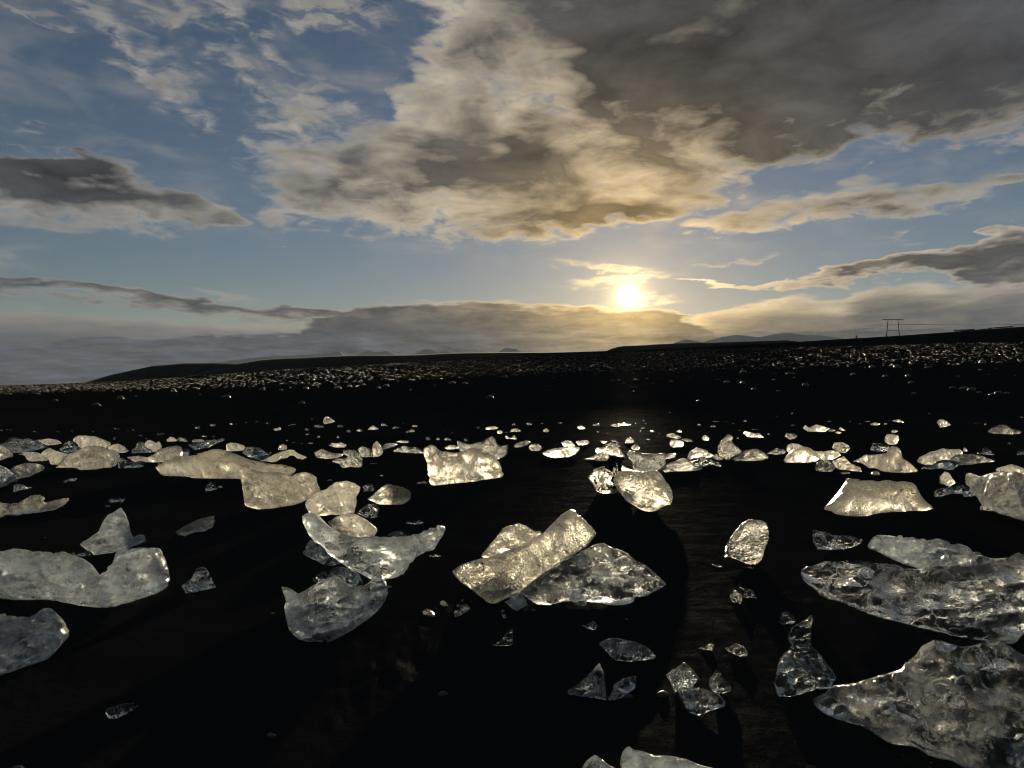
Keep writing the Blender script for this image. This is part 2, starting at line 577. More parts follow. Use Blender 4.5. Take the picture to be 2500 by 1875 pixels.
def furrow(gx, gy, px0, py0, px1, py1, width, depth):
    """churned strip of sand between two photograph points on the ground"""
    d0, d1 = ground_hit(px0, py0), ground_hit(px1, py1)
    a = np.array([(px0 - CX) / FOC * d0, d0]); b = np.array([(px1 - CX) / FOC * d1, d1])
    ab = b - a; L = ab @ ab
    t = np.clip(((gx - a[0]) * ab[0] + (gy - a[1]) * ab[1]) / L, 0, 1)
    dist = np.hypot(gx - a[0] - ab[0] * t, gy - a[1] - ab[1] * t)
    w = np.clip(1 - dist / width, 0, 1) ** 1.5
    c = fbm(np.stack([gx * 9, gy * 9, gx * 0 + 3], 1), 4, 0.6)
    return w * (c * depth)

near_m = rr < 14
for f_ in [(930, 1640, 1075, 1480, .5, .034), (880, 1780, 960, 1600, .45, .028), (220, 1590, 360, 1500, .3, .016), (1790, 1640, 1820, 1780, .22, .014),
           (1840, 1840, 1870, 1900, .2, .014), (60, 1700, 160, 1640, .25, .03), (1900, 1450, 2000, 1520, .4, .02)]:
    gz[near_m] += furrow(gx[near_m], gy[near_m], *f_)
nr, na = RR.shape
idx = np.arange(nr * na).reshape(nr, na)
nx_ = np.roll(idx, -1, axis=1)
quads = np.stack([idx[:-1], idx[1:], nx_[1:], nx_[:-1]], -1).reshape(-1, 4)
V = np.stack([gx, gy, gz], 1)
ground = mesh_np('sand', V, quads, M_SAND)
tag(ground, kind='structure')
GZ_GRID = (rad, ang_f, gz.reshape(nr, na)[:, :na_f])


def gz_at(x, y):
    """height of the built sheet (with its relief) at a point in front of the camera"""
    r = math.hypot(x, y); a = math.atan2(x, y)
    i = min(max(np.searchsorted(rad, r) - 1, 0), nr - 2)
    j = min(max(np.searchsorted(ang_f, a) - 1, 0), na_f - 2)
    tr = min(max((r - rad[i]) / (rad[i + 1] - rad[i]), 0), 1); ta = min(max((a - ang_f[j]) / (ang_f[j + 1] - ang_f[j]), 0), 1)
    g = GZ_GRID[2]
    return float((g[i, j] * (1 - tr) + g[i + 1, j] * tr) * (1 - ta) + (g[i, j + 1] * (1 - tr) + g[i + 1, j + 1] * tr) * ta)


# ------------------------------------------------------------------ moraine hills and far mountains
def ridge(name, sky_line, dist, foot, front, back, mat, rough, step=6, seed=0):
    """a hill whose crest follows the skyline (column, row) at one distance, with real depth"""
    xs = np.arange(sky_line[0][0], sky_line[-1][0] + step, step, dtype=float)
    ys = np.interp(xs, [p[0] for p in sky_line], [p[1] for p in sky_line])
    zc = EYE + dist * (HY - ys) / FOC
    prof = [(-front, 0.0), (-front * 0.7, 0.30), (-front * 0.42, 0.62), (-front * 0.18, 0.90), (0, 1.0), (back * 0.3, 0.93), (back * 0.7, 0.5), (back, 0.0)]
    rows = []
    for off, h in prof:
        d = dist + off
        x = (xs - CX) / FOC * dist * (1 + 0.25 * off / dist)
        z = foot + (zc - foot) * h
        nz = fbm(np.stack([x / (front * 0.35) + seed, np.full_like(x, off / (front * 0.35)), x * 0], 1), 4) * rough * (0.6 if off == 0 else 1.0) * (h > 0)
        rows.append(np.stack([x, np.full_like(x, d), z + nz], 1))
    n = len(xs); k = len(rows)
    v = np.concatenate(rows)
    i = np.arange(n * k).reshape(k, n)
    f = np.stack([i[:-1, :-1], i[:-1, 1:], i[1:, 1:], i[1:, :-1]], -1).reshape(-1, 4)
    return tag(mesh_np(name, v, f, mat), kind='structure')


ridge('moraine_hill', [(200, 950), (226, 933), (294, 911), (373, 893), (452, 886), (530, 885), (600, 888), (680, 892), (760, 905), (800, 930)], 640, -3, 120, 200, M_MORAINE, 0.9, 4, 1)
ridge('moraine_hill', [(520, 905), (560, 896), (599, 886), (640, 878), (678, 875), (791, 870), (900, 867), (994, 866), (1130, 861), (1243, 859), (1400, 858), (1500, 858), (1600, 866)], 430, 4, 90, 160, M_MORAINE, 0.8, 4, 5)
ridge('moraine_hill', [(1462, 868), (1480, 858), (1492, 852), (1510, 847), (1526, 845), (1600, 841), (1695, 837), (1800, 834), (1921, 831), (1944, 833), (1980, 840)], 470, 12, 60, 160, M_MORAINE, 0.5, 4, 9)
K = 1.1302
for pts, dist in (([(1500, 745), (1530, 733), (1560, 722), (1590, 716), (1615, 719), (1640, 722), (1662, 717), (1680, 712), (1702, 709), (1720, 712), (1740, 718), (1770, 717), (1790, 720), (1830, 728), (1870, 734), (1910, 745)], 14000),
                  ([(1400, 765), (1440, 748), (1462, 738), (1480, 729), (1492, 731), (1510, 737), (1540, 742), (1570, 750)], 12000),
                  ([(420, 800), (470, 783), (510, 777), (560, 771), (640, 768), (690, 764), (720, 761), (735, 757), (742, 766), (770, 790)], 16000),
                  ([(735, 790), (760, 772), (778, 763), (788, 758), (799, 757), (808, 760), (820, 760), (834, 757), (848, 764), (880, 785)], 15000),
                  ([(870, 790), (890, 768), (905, 760), (914, 755), (925, 754), (936, 758), (947, 762), (956, 760), (964, 757), (974, 763), (988, 769), (1000, 785)], 15000),
                  ([(1055, 785), (1072, 765), (1086, 755), (1095, 751), (1104, 753), (1116, 755), (1130, 765), (1145, 785)], 15500)):
    dist *= 0.72
    base_y = pts[0][1]
    if dist < 10200 and pts[0][0] > 1300: pts = [(x, y + 0.25 * (745 - y)) for x, y in pts]
    ridge('mountain', [(x * K, y * K) for x, y in pts], dist, 0, dist * 0.05, dist * 0.08, M_HAZED_ROCK, dist * 0.0012, 3, dist * 0.01 + pts[0][0])

# tile: (x0, y0, source pixels per unit) - where the outlines below were measured
TILE = {'T1': (0, 1030, .18083), 'T2': (300, 1030, .18083), 'T3': (600, 1000, .18083), 'T4': (1000, 1000, .18083),
        'T5': (1380, 1000, .18083), 'T6': (1740, 1000, .18083), 'T7': (2100, 1000, .18083),
        'F1': (0, 1140, .22604), 'F2': (0, 1440, .26219), 'F3': (500, 1100, .30136), 'F4': (1060, 1200, .27125),
        'F5': (1700, 1140, .20492), 'F6': (1900, 1240, .27125), 'F7': (1350, 1450, .31646), 'F8': (1900, 1500, .27125),
        'D': (0, 0, 1.13020)}
# tile | name | style | lean deg, thickness, facets | label | outline
ICE = """
T1|ice_chunk|b|25,.5,4|sparkling bubbly ice heap at the left end of the far ice row|-120,280 0,290 70,265 110,225 160,195 240,200 300,230 400,215 440,240 500,238 545,262 610,320 670,335 600,345 480,380 330,400 150,420 60,400 0,385 -120,390
T1|ice_plate|m|45,.35,3|thin flat pale ice slab behind the bubbly heap|440,245 560,235 700,225 780,240 845,288 760,305 640,315 570,290 500,280
T1|ice_chunk|m|25,.5,3|pale ice wedge in front of the sparkling bubbly heap|-160,330 0,310 70,350 130,420 180,470 100,480 40,510 0,520 -160,530
T1|ice_plate|m|40,.3,2|low grey ice slab half under the fishtail slab|240,440 330,400 460,400 540,420 640,500 655,520 520,530 400,530 360,500 330,450
T1|ice_plate|m|30,.3,2|smooth pale fishtail-shaped ice slab beside the rounded dome|535,450 600,380 660,345 760,385 930,435 850,500 790,575 700,580 660,510 590,460
T1|ice_chunk|c|25,.5,5|glassy ice wedge between the fishtail slab and the tall cream slab|800,360 850,330 870,280 920,245 960,255 1010,300 1060,340 1090,360 1060,390 900,415 820,385
T1|ice_plate|m|15,.4,3|tall cream ice slab standing behind the rounded dome|985,225 1040,180 1130,178 1290,190 1380,225 1500,275 1500,305 1440,345 1330,360 1180,365 1100,360 1050,300 990,260
T1|ice_chunk|m|25,.45,3|pointed cream ice wedge at the right shoulder of the dome|1450,350 1540,310 1610,295 1680,330 1740,385 1700,410 1610,425 1500,400
T1|ice_chunk|g|22,.6,3|big rounded dome of glowing bubbly ice with a dark left flank|745,615 830,520 920,430 1060,370 1160,330 1270,308 1390,325 1470,370 1560,370 1610,420 1615,480 1590,540 1580,580 1450,610 1250,635 1100,668 1070,650 1040,620 960,600 850,605
T1|ice_chunk|c|30,.5,5|dark clear ice lump lying right of the rounded dome|1590,600 1600,510 1640,480 1700,510 1770,535 1860,545 1930,530 1945,600 1860,620 1740,605 1650,645 1600,625
T1|ice_plate|m|30,.4,2|pale oval ice slab with a pointed right tip|135,640 200,590 330,560 480,555 570,575 605,605 580,650 490,690 400,735 330,740 250,780 200,760
T1|ice_chunk|f|25,.5,2|grey fan-shaped ice piece with a ribbed right edge|-160,560 0,575 80,610 140,660 190,690 240,750 240,800 160,800 80,860 0,890 -160,930
T1|ice_shard|c|35,.45,4|small dark clear shard below the ribbed fan-shaped ice|180,860 200,840 290,840 350,860 435,885 350,910 260,920 220,945 180,940
T1|ice_shard|c|45,.4,2|small tilted oval of clear ice in front of the dome|850,805 900,780 960,760 1045,755 1040,780 950,825 870,840
T1|ice_shard|c|45,.4,2|small flat clear oval just behind the sail-shaped ice|1460,1065 1500,1030 1600,1025 1680,1020 1690,1050 1640,1100 1520,1110
T1|ice_chunk|g|35,.5,3|low forked ice piece with two upturned points|-160,1095 0,1088 120,1095 270,1085 370,1040 440,1000 530,975 570,995 615,1015 580,1080 700,1060 800,1030 900,1015 950,1030 900,1090 820,1140 740,1180 560,1205 400,1225 350,1215 260,1255 150,1250 90,1245 0,1290 -160,1330
F1|ice_chunk|f|20,.4,3|grey sail-shaped ice fin standing behind the holed block|860,825 960,760 1060,690 1110,580 1160,510 1240,470 1310,425 1340,480 1385,570 1415,700 1440,745 1510,725 1555,720 1580,790 1500,830 1300,900 1100,940 1020,955 980,910 920,880
F1|ice_chunk|f|38,.42,3|big grey rippled ice block with a V-shaped notch and round hole|-260,930 0,935 180,940 290,950 420,945 600,960 760,970 900,965 1000,1040 1050,1110 1095,1175 1165,1110 1165,1075 1220,1010 1250,900 1280,885 1480,850 1640,850 1740,860 1750,900 1790,1000 1825,1110 1815,1240 1750,1320 1500,1410 1300,1470 1150,1520 1030,1520 880,1480 700,1440 500,1400 300,1390 100,1395 0,1380 -260,1370 / 88,1175 100,1150 130,1145 160,1160 162,1195 145,1225 118,1232 95,1215
F1|ice_shard|c|30,.4,3|small clear shard lying on the edge of the notched block|780,950 900,920 970,905 985,940 950,965 850,965
F2|ice_chunk|f|35,.5,3|smooth grey ice boulder with wavy ridges cut by the left edge|-300,230 0,235 150,245 230,265 330,220 400,160 460,190 530,260 600,310 655,370 640,420 580,490 500,590 400,655 200,725 100,770 0,800 -300,880
F2|ice_shard|c|40,.5,3|lone clear finger of ice on bare black sand|975,1140 1000,1095 1090,1085 1180,1055 1280,1040 1280,1080 1180,1150 1060,1205 1010,1190
F2|ice_chunk|f|30,.5,3|grey ice top below the lone clear finger|70,1659 150,1635 200,1630 240,1659 230,1720 80,1720
D|ice_chunk|c|20,.55,5|small dark faceted ice crystal right of the notched block|392,1265 412,1250 425,1228 440,1222 452,1235 460,1255 467,1268 450,1272 430,1276 405,1283
D|ice_chunk|g|35,.5,3|small golden elongated ice piece alone above the faceted crystal|378,1148 400,1135 430,1120 462,1113 464,1125 460,1138 440,1148 420,1148 400,1157 385,1154
T2|ice_chunk|b|20,.5,5|dark jagged ice crystal at the foot of the twin-peaked ice|115,430 125,360 175,340 190,280 230,260 290,280 300,330 400,380 380,420 250,430
T2|ice_chunk|m|15,.45,4|cream twin-peaked ice piece in the far row|285,330 320,270 370,238 420,270 440,285 485,255 525,320 520,350 470,400 420,420 380,410 390,380 310,350
T2|ice_chunk|g|25,.5,3|speckled golden ice lump with a long clear jaw|55,470 130,455 240,450 330,470 420,430 520,360 620,330 740,315 790,330 810,400 800,480 720,510 680,530 560,545 420,560 340,555 250,520 170,545 90,500
T2|ice_shard|c|15,.6,5|dark glassy ice lump behind the speckled jaw-shaped ice|800,450 825,370 870,350 900,400 885,450 840,470
T2|ice_chunk|m|20,.5,2|small smooth grey hump in the far row beside a bright pebble of ice|585,245 640,195 690,210 740,250 700,270 610,270
T2|ice_chunk|b|20,.5,4|small bright ice lump right beside the smooth grey hump|730,230 770,200 850,225 890,260 840,275 770,265
T2|ice_chunk|g|25,.5,3|small white ice lump resting against clear crumpled ice|925,260 950,235 1040,230 1105,245 1060,275 960,285
T2|ice_chunk|c|35,.5,5|crumpled clear ice behind the long cream slab|870,300 980,290 1100,250 1300,235 1340,210 1375,250 1280,280 1240,300 1160,350 1000,390 920,340
T2|ice_shard|m|40,.4,1|tiny pale lens of ice behind the crumpled clear ice|1060,195 1090,180 1140,200 1100,212
T2|ice_plate|g|22,.5,2|long cream ice ridge with dark vertical cracks|445,600 500,560 620,530 760,495 860,480 890,450 990,445 1090,415 1180,365 1280,350 1400,375 1500,410 1620,460 1750,500 1900,530 2040,555 2180,565 2250,590 2344,620 2330,660 2259,719 2100,740 1900,750 1590,760 1350,770 1180,768 1000,755 850,725 700,720 560,720 490,690
T2|ice_chunk|m|15,.5,2|smooth rounded cream block on the far side of the cracked ridge|1395,340 1400,295 1450,275 1520,280 1630,310 1660,340 1640,375 1560,400 1470,400 1400,390
T2|ice_plate|c|35,.4,4|flaky grey ice sheets piled behind the cracked ridge|1610,415 1650,340 1720,330 1840,340 1900,380 1935,410 2020,395 1980,450 1880,520 1780,490 1700,470
T3|ice_plate|m|25,.4,4|arched ice slab with a dark gap under it|200,690 300,640 400,590 470,565 600,535 655,545 690,580 830,640 770,672 700,660 655,625 610,615 560,650 480,665 390,710
T3|ice_chunk|g|15,.55,3|small brownish ice lump behind the arched slab|430,540 450,480 500,462 555,480 560,530 520,550
T3|ice_chunk|g|18,.55,4|large golden ice block with a saddle-shaped top|-84,836 -60,760 0,735 60,735 110,790 180,820 330,830 480,830 560,870 590,895 690,850 770,825 870,840 955,900 960,970 1000,1040 1010,1085 950,1130 830,1210 660,1270 480,1310 370,1345 230,1340 80,1320 0,1290 -20,1270 -30,1150 -50,1000 -70,920
T3|ice_chunk|m|15,.55,4|smooth beige heart-shaped ice boulder right of the saddle block|805,1240 860,1170 950,1100 1080,1070 1130,1015 1210,970 1380,950 1460,980 1545,1030 1540,1090 1500,1160 1490,1280 1465,1390 1330,1405 1230,1425 1150,1410 1090,1440 960,1440 880,1395 810,1320
T3|ice_chunk|g|25,.6,1|lemon-shaped golden ice lump with a fringed lower edge|1640,1200 1710,1150 1780,1090 1850,1040 1940,1010 2050,1020 2150,1060 2230,1110 2235,1160 2200,1220 2100,1280 1880,1300 1750,1260
F3|ice_chunk|c|25,.5,5|dark crinkled glassy ice below the lemon-shaped lump|1225,500 1280,460 1320,430 1390,430 1410,470 1395,540 1320,550 1260,520
T3|ice_shard|c|20,.5,5|small clear crystal between the heart boulder and the lemon-shaped lump|1560,1130 1600,1090 1580,1030 1640,1010 1690,985 1740,1030 1730,1090 1640,1120
T3|ice_plate|m|40,.4,1|flat brownish oval ice behind the shell-shaped piece|1117,480 1160,445 1240,455 1310,450 1368,480 1330,505 1240,512 1160,500
T3|ice_chunk|b|30,.5,4|craggy sparkling ice lump left of the shell-shaped piece|925,575 980,550 1040,525 1110,565 1200,585 1300,590 1315,620 1230,655 1100,660 980,655 940,620
T3|ice_chunk|b|22,.5,4|clear shell-shaped ice with fanned ribs|1310,540 1400,535 1470,545 1530,580 1580,660 1580,740 1545,775 1450,770 1400,765 1310,790 1280,765 1270,730 1160,695 1230,650 1350,660 1380,640 1330,590
T3|ice_plate|g|10,.45,2|upright golden flake of ice like a tombstone|1705,520 1720,460 1770,420 1800,450 1835,580 1800,630 1725,640
T3|ice_chunk|b|20,.5,3|crumbly sparkling ice against the upright golden flake|1510,540 1570,490 1700,535 1722,638 1580,640
T3|ice_chunk|b|30,.5,4|low dark bubbly ice right of the upright golden flake|1840,490 1900,450 1990,455 2050,470 2010,500 1920,520 1850,545
T3|ice_chunk|b|30,.5,3|low brown crumbly ice touching the large wedge|1990,560 2040,520 2130,480 2212,510 2290,500 2370,540 2390,575 2270,590 2100,575
T3|ice_shard|m|45,.4,1|thin pale ice strip behind the brown crumbly ice|2015,435 2080,420 2200,420 2200,445 2100,450
T3|ice_chunk|m|15,.6,4|lone pale pyramid of ice farthest up the dark sand|1040,160 1050,120 1080,85 1130,100 1180,140 1208,160 1140,190 1070,200
T3|ice_chunk|m|15,.5,3|small pale brick-shaped ice piece on the far sand|370,260 460,235 482,270 400,290
T3|ice_chunk|m|15,.5,3|small pale tent-shaped ice piece on the far sand|1645,270 1680,230 1720,212 1800,260 1720,280
T4|ice_chunk|g|20,.55,4|large golden wedge-shaped ice block with a dark band at its foot|175,540 200,500 290,460 340,470 390,525 430,545 520,560 640,570 700,545 790,515 900,545 1000,585 1120,645 1200,700 1240,770 1245,830 1275,880 1240,905 1100,925 850,960 600,990 540,985 470,1020 380,1025 310,1010 270,950 275,880 250,810 240,720 200,640
T4|ice_plate|b|20,.4,4|glittering ice slab with a horn behind the golden wedge|635,420 670,410 720,440 780,460 870,455 960,430 1030,430 1060,380 1110,350 1160,385 1160,430 1230,490 1330,460 1325,580 1290,620 1190,670 1120,660 1000,620 850,580 760,560 690,560 660,520
T4|ice_plate|m|40,.4,1|small flat oval ice lying behind the golden wedge|470,510 530,480 600,480 665,510 660,530 560,535 490,528
T4|ice_plate|m|45,.4,1|flat grey lens of ice alone on the far sand|1015,250 1050,230 1150,222 1205,240 1180,262 1100,272 1040,268
T4|ice_chunk|m|20,.5,2|tiny brownish cube of ice below the flat grey lens|1175,300 1190,278 1245,280 1265,300 1250,325 1190,325
T4|ice_chunk|b|20,.5,4|small glassy ice pair beside the tiny brownish cube|1350,310 1370,260 1400,255 1450,250 1510,290 1450,302 1400,295
T4|ice_chunk|b|20,.5,4|small bright two-lobed ice piece nearer than the glassy pair|1285,350 1320,345 1370,380 1410,340 1455,385 1430,410 1380,405 1300,400
T4|ice_chunk|b|30,.5,2|dark tilted oval ice right of the horned slab|1405,490 1430,460 1530,425 1590,410 1640,440 1580,480 1490,505 1430,515
T4|ice_chunk|b|20,.5,3|rounded glittering ice lump touching the dark tilted oval|1605,500 1640,465 1720,460 1790,510 1770,545 1700,555 1630,550
T4|ice_plate|m|35,.35,2|long pointed pale slab with dirt on its top|1780,585 1850,550 2000,515 2212,495 2296,498 2298,535 2241,600 2140,635 1980,652 1850,630
T4|ice_chunk|m|20,.5,3|small rounded ice piece perched behind the long pointed slab|2040,440 2110,412 2180,425 2240,480 2230,500 2080,505
T5|ice_chunk|m|30,.45,3|small scoop-shaped ice piece right of the long pointed slab|140,440 150,418 290,412 335,440 300,475 180,485
T5|ice_plate|m|20,.4,3|greenish grey ice slab with a squared left end|405,540 420,510 600,500 700,485 745,530 805,630 750,640 660,620 520,600 440,600 415,575
T5|ice_shard|g|35,.4,3|pointed ice shard with a dirty edge before the squared slab|235,665 360,630 430,595 510,570 580,590 600,640 560,690 470,695 360,670
T5|ice_chunk|c|25,.5,5|dark glassy ice pile behind the squared slab|500,490 540,450 600,420 670,405 720,445 750,500 690,505 600,510
T5|ice_shard|m|40,.4,2|tiny pale triangle of ice by the dark glassy pile|465,415 580,435 550,460 500,460
T5|ice_chunk|b|15,.6,4|small golden cone of ice standing alone|800,435 830,380 875,355 920,395 935,440 880,455 810,452
T5|ice_chunk|g|15,.55,3|small brown ice cube at the left end of the crumbly heap|880,510 920,475 970,465 1015,500 1000,545 920,550
T5|ice_chunk|b|30,.5,4|long crumbly glittering ice heap behind the golden egg|820,580 870,545 980,560 1100,600 1250,590 1400,590 1510,580 1480,640 1400,660 1340,660 1360,730 1290,790 1250,815 1100,850 930,810 900,760 930,700 860,660
T5|ice_chunk|b|32,.5,4|low crumbly glittering ice heap under the feathered slab|1290,800 1380,720 1480,690 1580,650 1660,700 1750,770 1870,790 1780,820 1600,830 1480,825 1340,845
T5|ice_plate|m|15,.45,2|smooth cream ice slab rising behind the feathered slab|1670,620 1690,560 1770,505 1870,545 1975,600 1970,640 1820,660 1670,680
T5|ice_plate|c|35,.4,4|white-edged feathered ice slab tapering to the right|1660,690 1720,650 1830,635 1960,660 2060,700 2110,735 2100,770 1980,740 1850,770 1760,770
T5|ice_shard|b|30,.5,4|small glittering ice between the feathered slab and crystal tower|1970,620 2040,605 2120,630 2130,670 2060,690 1990,650
T5|ice_chunk|d|20,.55,3|ice boulder with black dirt patches left of the golden egg|300,905 340,860 380,800 480,770 580,735 680,722 780,750 850,790 920,810 950,850 900,960 850,1060 740,1115 620,1145 500,1120 410,1090 370,1000
T5|ice_chunk|g|20,.65,1|big golden egg-shaped ice boulder glowing at its foot|700,960 760,900 850,850 960,830 1100,850 1250,810 1310,880 1380,980 1440,1070 1455,1180 1420,1270 1250,1320 1130,1370 1060,1365 960,1310 870,1250 800,1160 720,1070
T5|ice_chunk|m|15,.5,2|smooth grey pillow of ice standing on the rippled sand|1405,440 1430,400 1500,400 1590,420 1610,460 1580,505 1450,510 1410,480
T5|ice_chunk|b|30,.5,4|bright crumbly ice just behind the grey pillow|1355,360 1400,320 1480,325 1580,365 1540,390 1450,385
T5|ice_chunk|b|35,.45,4|low glittering ice strip right of the grey pillow|1560,395 1640,385 1745,420 1700,440 1610,425
T5|ice_chunk|m|15,.55,3|tiny ice hump behind the bright crumbly ice|1495,295 1540,265 1580,300 1530,310
T5|ice_chunk|m|12,.6,2|small white-footed dome of ice right of the glittering strip|1840,390 1860,350 1900,340 1950,385 1940,415 1870,420
T5|ice_chunk|b|35,.5,3|small bright ice flake of the far pair with a rough top|600,200 680,195 760,215 700,240 630,225
T5|ice_plate|m|40,.4,1|small bright flat ice of the far pair with a smooth rim|705,190 800,175 895,200 820,218 740,210
T5|ice_chunk|m|35,.45,2|small pale ice lump with a bright spot left of the far pair|155,235 190,212 240,222 283,250 240,268 180,262
T6|ice_chunk|b|12,.55,5|glittering crystal tower of clumped clear ice|60,500 90,430 150,385 180,340 210,325 280,370 250,420 310,480 395,550 350,590 250,640 230,680 160,660 80,600
T6|ice_chunk|b|25,.5,3|clear arched ice mound with a glowing core by the crystal tower|245,665 330,610 400,560 480,540 580,530 640,570 750,650 690,675 560,690 400,690 300,690
T6|ice_chunk|b|25,.5,4|low bubbly ice left of the smooth grey-green hump|730,595 790,545 870,520 960,530 990,570 960,600 860,605
T6|ice_plate|m|15,.45,2|brown ice slab peeking out behind the grey-green hump|985,540 1010,475 1060,450 1150,460 1215,490 1200,560 1100,590 1040,590
T6|ice_chunk|m|18,.6,1|smooth grey-green hump of ice with a dark crown|970,660 1010,600 1080,540 1190,495 1270,520 1350,570 1420,630 1440,670 1390,700 1270,715 1120,720 1000,700
T6|ice_plate|m|30,.4,2|smooth grey ice slab joining the hump on its right|1360,560 1480,570 1600,545 1690,560 1735,610 1690,640 1600,680 1500,690 1440,670
T6|ice_chunk|g|15,.55,3|small speckled ice cube behind the smooth grey slab|1610,520 1640,440 1760,435 1840,480 1855,530 1800,580 1740,585 1680,555
T6|ice_chunk|m|22,.5,2|lilac grey ice lump below the smooth grey slab|1380,790 1400,720 1450,685 1560,690 1600,720 1660,780 1610,835 1500,840 1400,825
T6|ice_chunk|g|25,.5,3|golden speckled bird-shaped ice against the lilac lump|1600,690 1690,660 1770,620 1810,660 1860,720 1990,770 2020,840 1900,830 1760,815 1690,800 1640,760
T6|ice_chunk|m|35,.45,4|small far ice piece with a clear right corner|400,315 440,285 560,315 630,310 700,375 620,382 480,375
T6|ice_chunk|b|25,.55,4|small dark glittering ice ball on the far sand|970,360 1000,320 1110,318 1145,350 1120,385 1040,402
T6|ice_plate|m|35,.4,3|long brownish far ice slab with a sparkling left tip|1210,245 1250,205 1300,240 1380,205 1480,215 1585,250 1520,295 1400,300 1290,302
T6|ice_shard|b|35,.45,3|small clear ice at the right end of the brownish far slab|1545,290 1600,260 1670,275 1620,300
T6|ice_shard|m|30,.45,3|small bright pointed ice past the brownish far slab|1700,260 1725,230 1795,280 1740,290
T6|ice_shard|m|40,.45,1|small grey ice pebble below the bright pointed ice|1645,310 1690,290 1745,310 1700,332
T7|ice_chunk|g|22,.5,3|cream whale-shaped ice block with an upright fin|-106,690 0,640 60,598 110,605 250,595 385,590 400,540 440,500 490,488 540,530 570,640 680,720 785,810 760,840 600,850 480,850 380,840 300,830 230,790 120,785 60,740 20,720
T7|ice_chunk|m|12,.55,2|rounded white ice cube behind the whale-shaped block|330,400 360,325 420,328 520,345 530,400 500,460 440,482 380,470 335,430
T7|ice_chunk|c|20,.5,4|dark clear ice block left of the rounded white cube|130,550 175,450 300,455 350,470 400,490 380,560 250,565
T7|ice_shard|b|30,.5,4|small bright glassy chip behind the rounded white cube|405,290 440,262 515,285 480,315 430,310
T7|ice_chunk|m|40,.45,1|small grey lens of ice on the far sand among sparks|130,195 200,168 280,190 230,215 160,212
T7|ice_shard|m|35,.4,3|small dark shark-fin ice right of the far grey lens|430,150 530,125 595,180 500,172
T7|ice_chunk|m|15,.55,4|lone pale folded ice lump on the far sand|1030,170 1060,130 1110,125 1170,150 1225,205 1150,235 1080,240 1060,200
T7|ice_chunk|b|30,.5,2|crumbly golden ice mound by itself near the right edge|1715,290 1790,230 1880,205 1960,215 2030,260 2100,265 2200,290 2150,325 2000,330 1800,325
T7|ice_plate|m|25,.4,3|layered cream slab with a stepped top|760,690 800,630 900,590 920,570 1030,545 1110,518 1200,530 1340,525 1380,560 1390,590 1300,640 1210,690 1080,700 1000,730 960,745 850,735 780,710
T7|ice_chunk|g|25,.5,2|tusk-shaped bright ice pointing away from the stepped slab|1210,670 1290,600 1390,595 1550,600 1700,640 1830,690 1780,705 1600,720 1460,745 1330,745 1280,730
T7|ice_chunk|c|30,.5,2|dark clear lens of ice before the stepped slab|800,790 880,755 980,740 1040,690 1140,672 1280,680 1365,715 1310,760 1250,815 1170,810 1080,790 960,810
T7|ice_shard|m|10,.5,3|tiny upright ice thumb behind the tusk-shaped ice|1385,560 1400,505 1430,520 1455,560 1420,570
T7|ice_chunk|c|25,.5,5|clear frothy ice behind the tip of the tusk-shaped ice|1550,580 1640,580 1660,520 1710,512 1780,570 1830,605 1730,620
T7|ice_chunk|c|25,.5,5|dark clear ice fragment behind the big speckled block|2110,610 2130,560 2200,550 2290,590 2200,620
T7|ice_chunk|m|12,.6,3|almond-shaped cream ice with a dark split|1070,990 1075,900 1140,830 1200,850 1250,930 1290,975 1270,1000 1210,1040 1130,1010
T7|ice_shard|c|40,.4,4|ragged dark flake of ice under the split almond-shaped piece|1000,1180 1010,1090 1080,1065 1200,1040 1400,1030 1520,1090 1590,1130 1520,1170 1400,1175 1380,1125 1250,1125 1100,1170
T7|ice_chunk|b|22,.55,4|big dark speckled ice block cut by the right edge|1415,870 1470,840 1600,880 1660,880 1720,860 1790,835 2100,820 2180,850 2330,900 2450,1000 2450,1520 2212,1495 2050,1440 1830,1355 1690,1365 1640,1290 1680,1210 1560,1080 1430,1010
T7|ice_plate|m|15,.45,3|cream ice ridge behind the big dark speckled block|1830,820 1850,780 1950,760 2050,730 2150,760 2300,830 2400,900 2180,900 2130,870 1900,860
T7|ice_plate|g|28,.45,2|broad cream table-shaped ice slab with a scalloped top|-496,1310 -400,1220 -260,1050 -200,960 -190,900 -100,930 0,950 150,945 200,955 360,935 500,960 600,950 720,975 770,1030 820,1140 880,1230 1000,1325 880,1345 650,1360 400,1370 200,1390 100,1425 0,1435 -200,1420 -340,1395 -380,1360
F3|ice_plate|m|15,.45,1|smooth grey disc of ice behind the crescent|1000,575 1060,540 1150,510 1210,505 1290,545 1340,590 1365,620 1345,700 1260,730 1150,720 1060,660
F3|ice_chunk|f|28,.45,2|large grey crescent of ice with raised golden ends|805,560 830,520 880,505 920,510 950,545 1000,590 1060,640 1130,670 1250,690 1400,695 1500,700 1620,690 1750,665 1850,630 1890,600 1940,595 1955,620 1930,680 1890,730 1855,800 1780,810 1700,860 1650,910 1620,970 1560,1010 1450,1040 1350,1035 1270,990 1180,950 1080,890 1000,830 960,770 900,740 830,660
F3|ice_plate|f|35,.4,2|grey wing of ice under the left end of the crescent|790,830 820,780 850,720 930,745 980,800 1060,870 1115,915 1000,930 950,915 870,875
F3|ice_shard|c|25,.5,3|clear ice hump on the far side of the crescent|1465,700 1500,670 1560,645 1620,660 1660,690 1640,720 1560,730 1490,725
F3|ice_chunk|c|20,.5,3|dark rounded ice between the crescent and the two-horned bowl|990,1030 1020,970 1070,938 1110,940 1170,950 1250,1000 1280,1060 1270,1110 1180,1125 1080,1100
F3|ice_shard|c|25,.4,3|small clear triangle of ice behind the two-horned bowl|870,1040 920,1000 970,980 995,1010 980,1045 910,1070
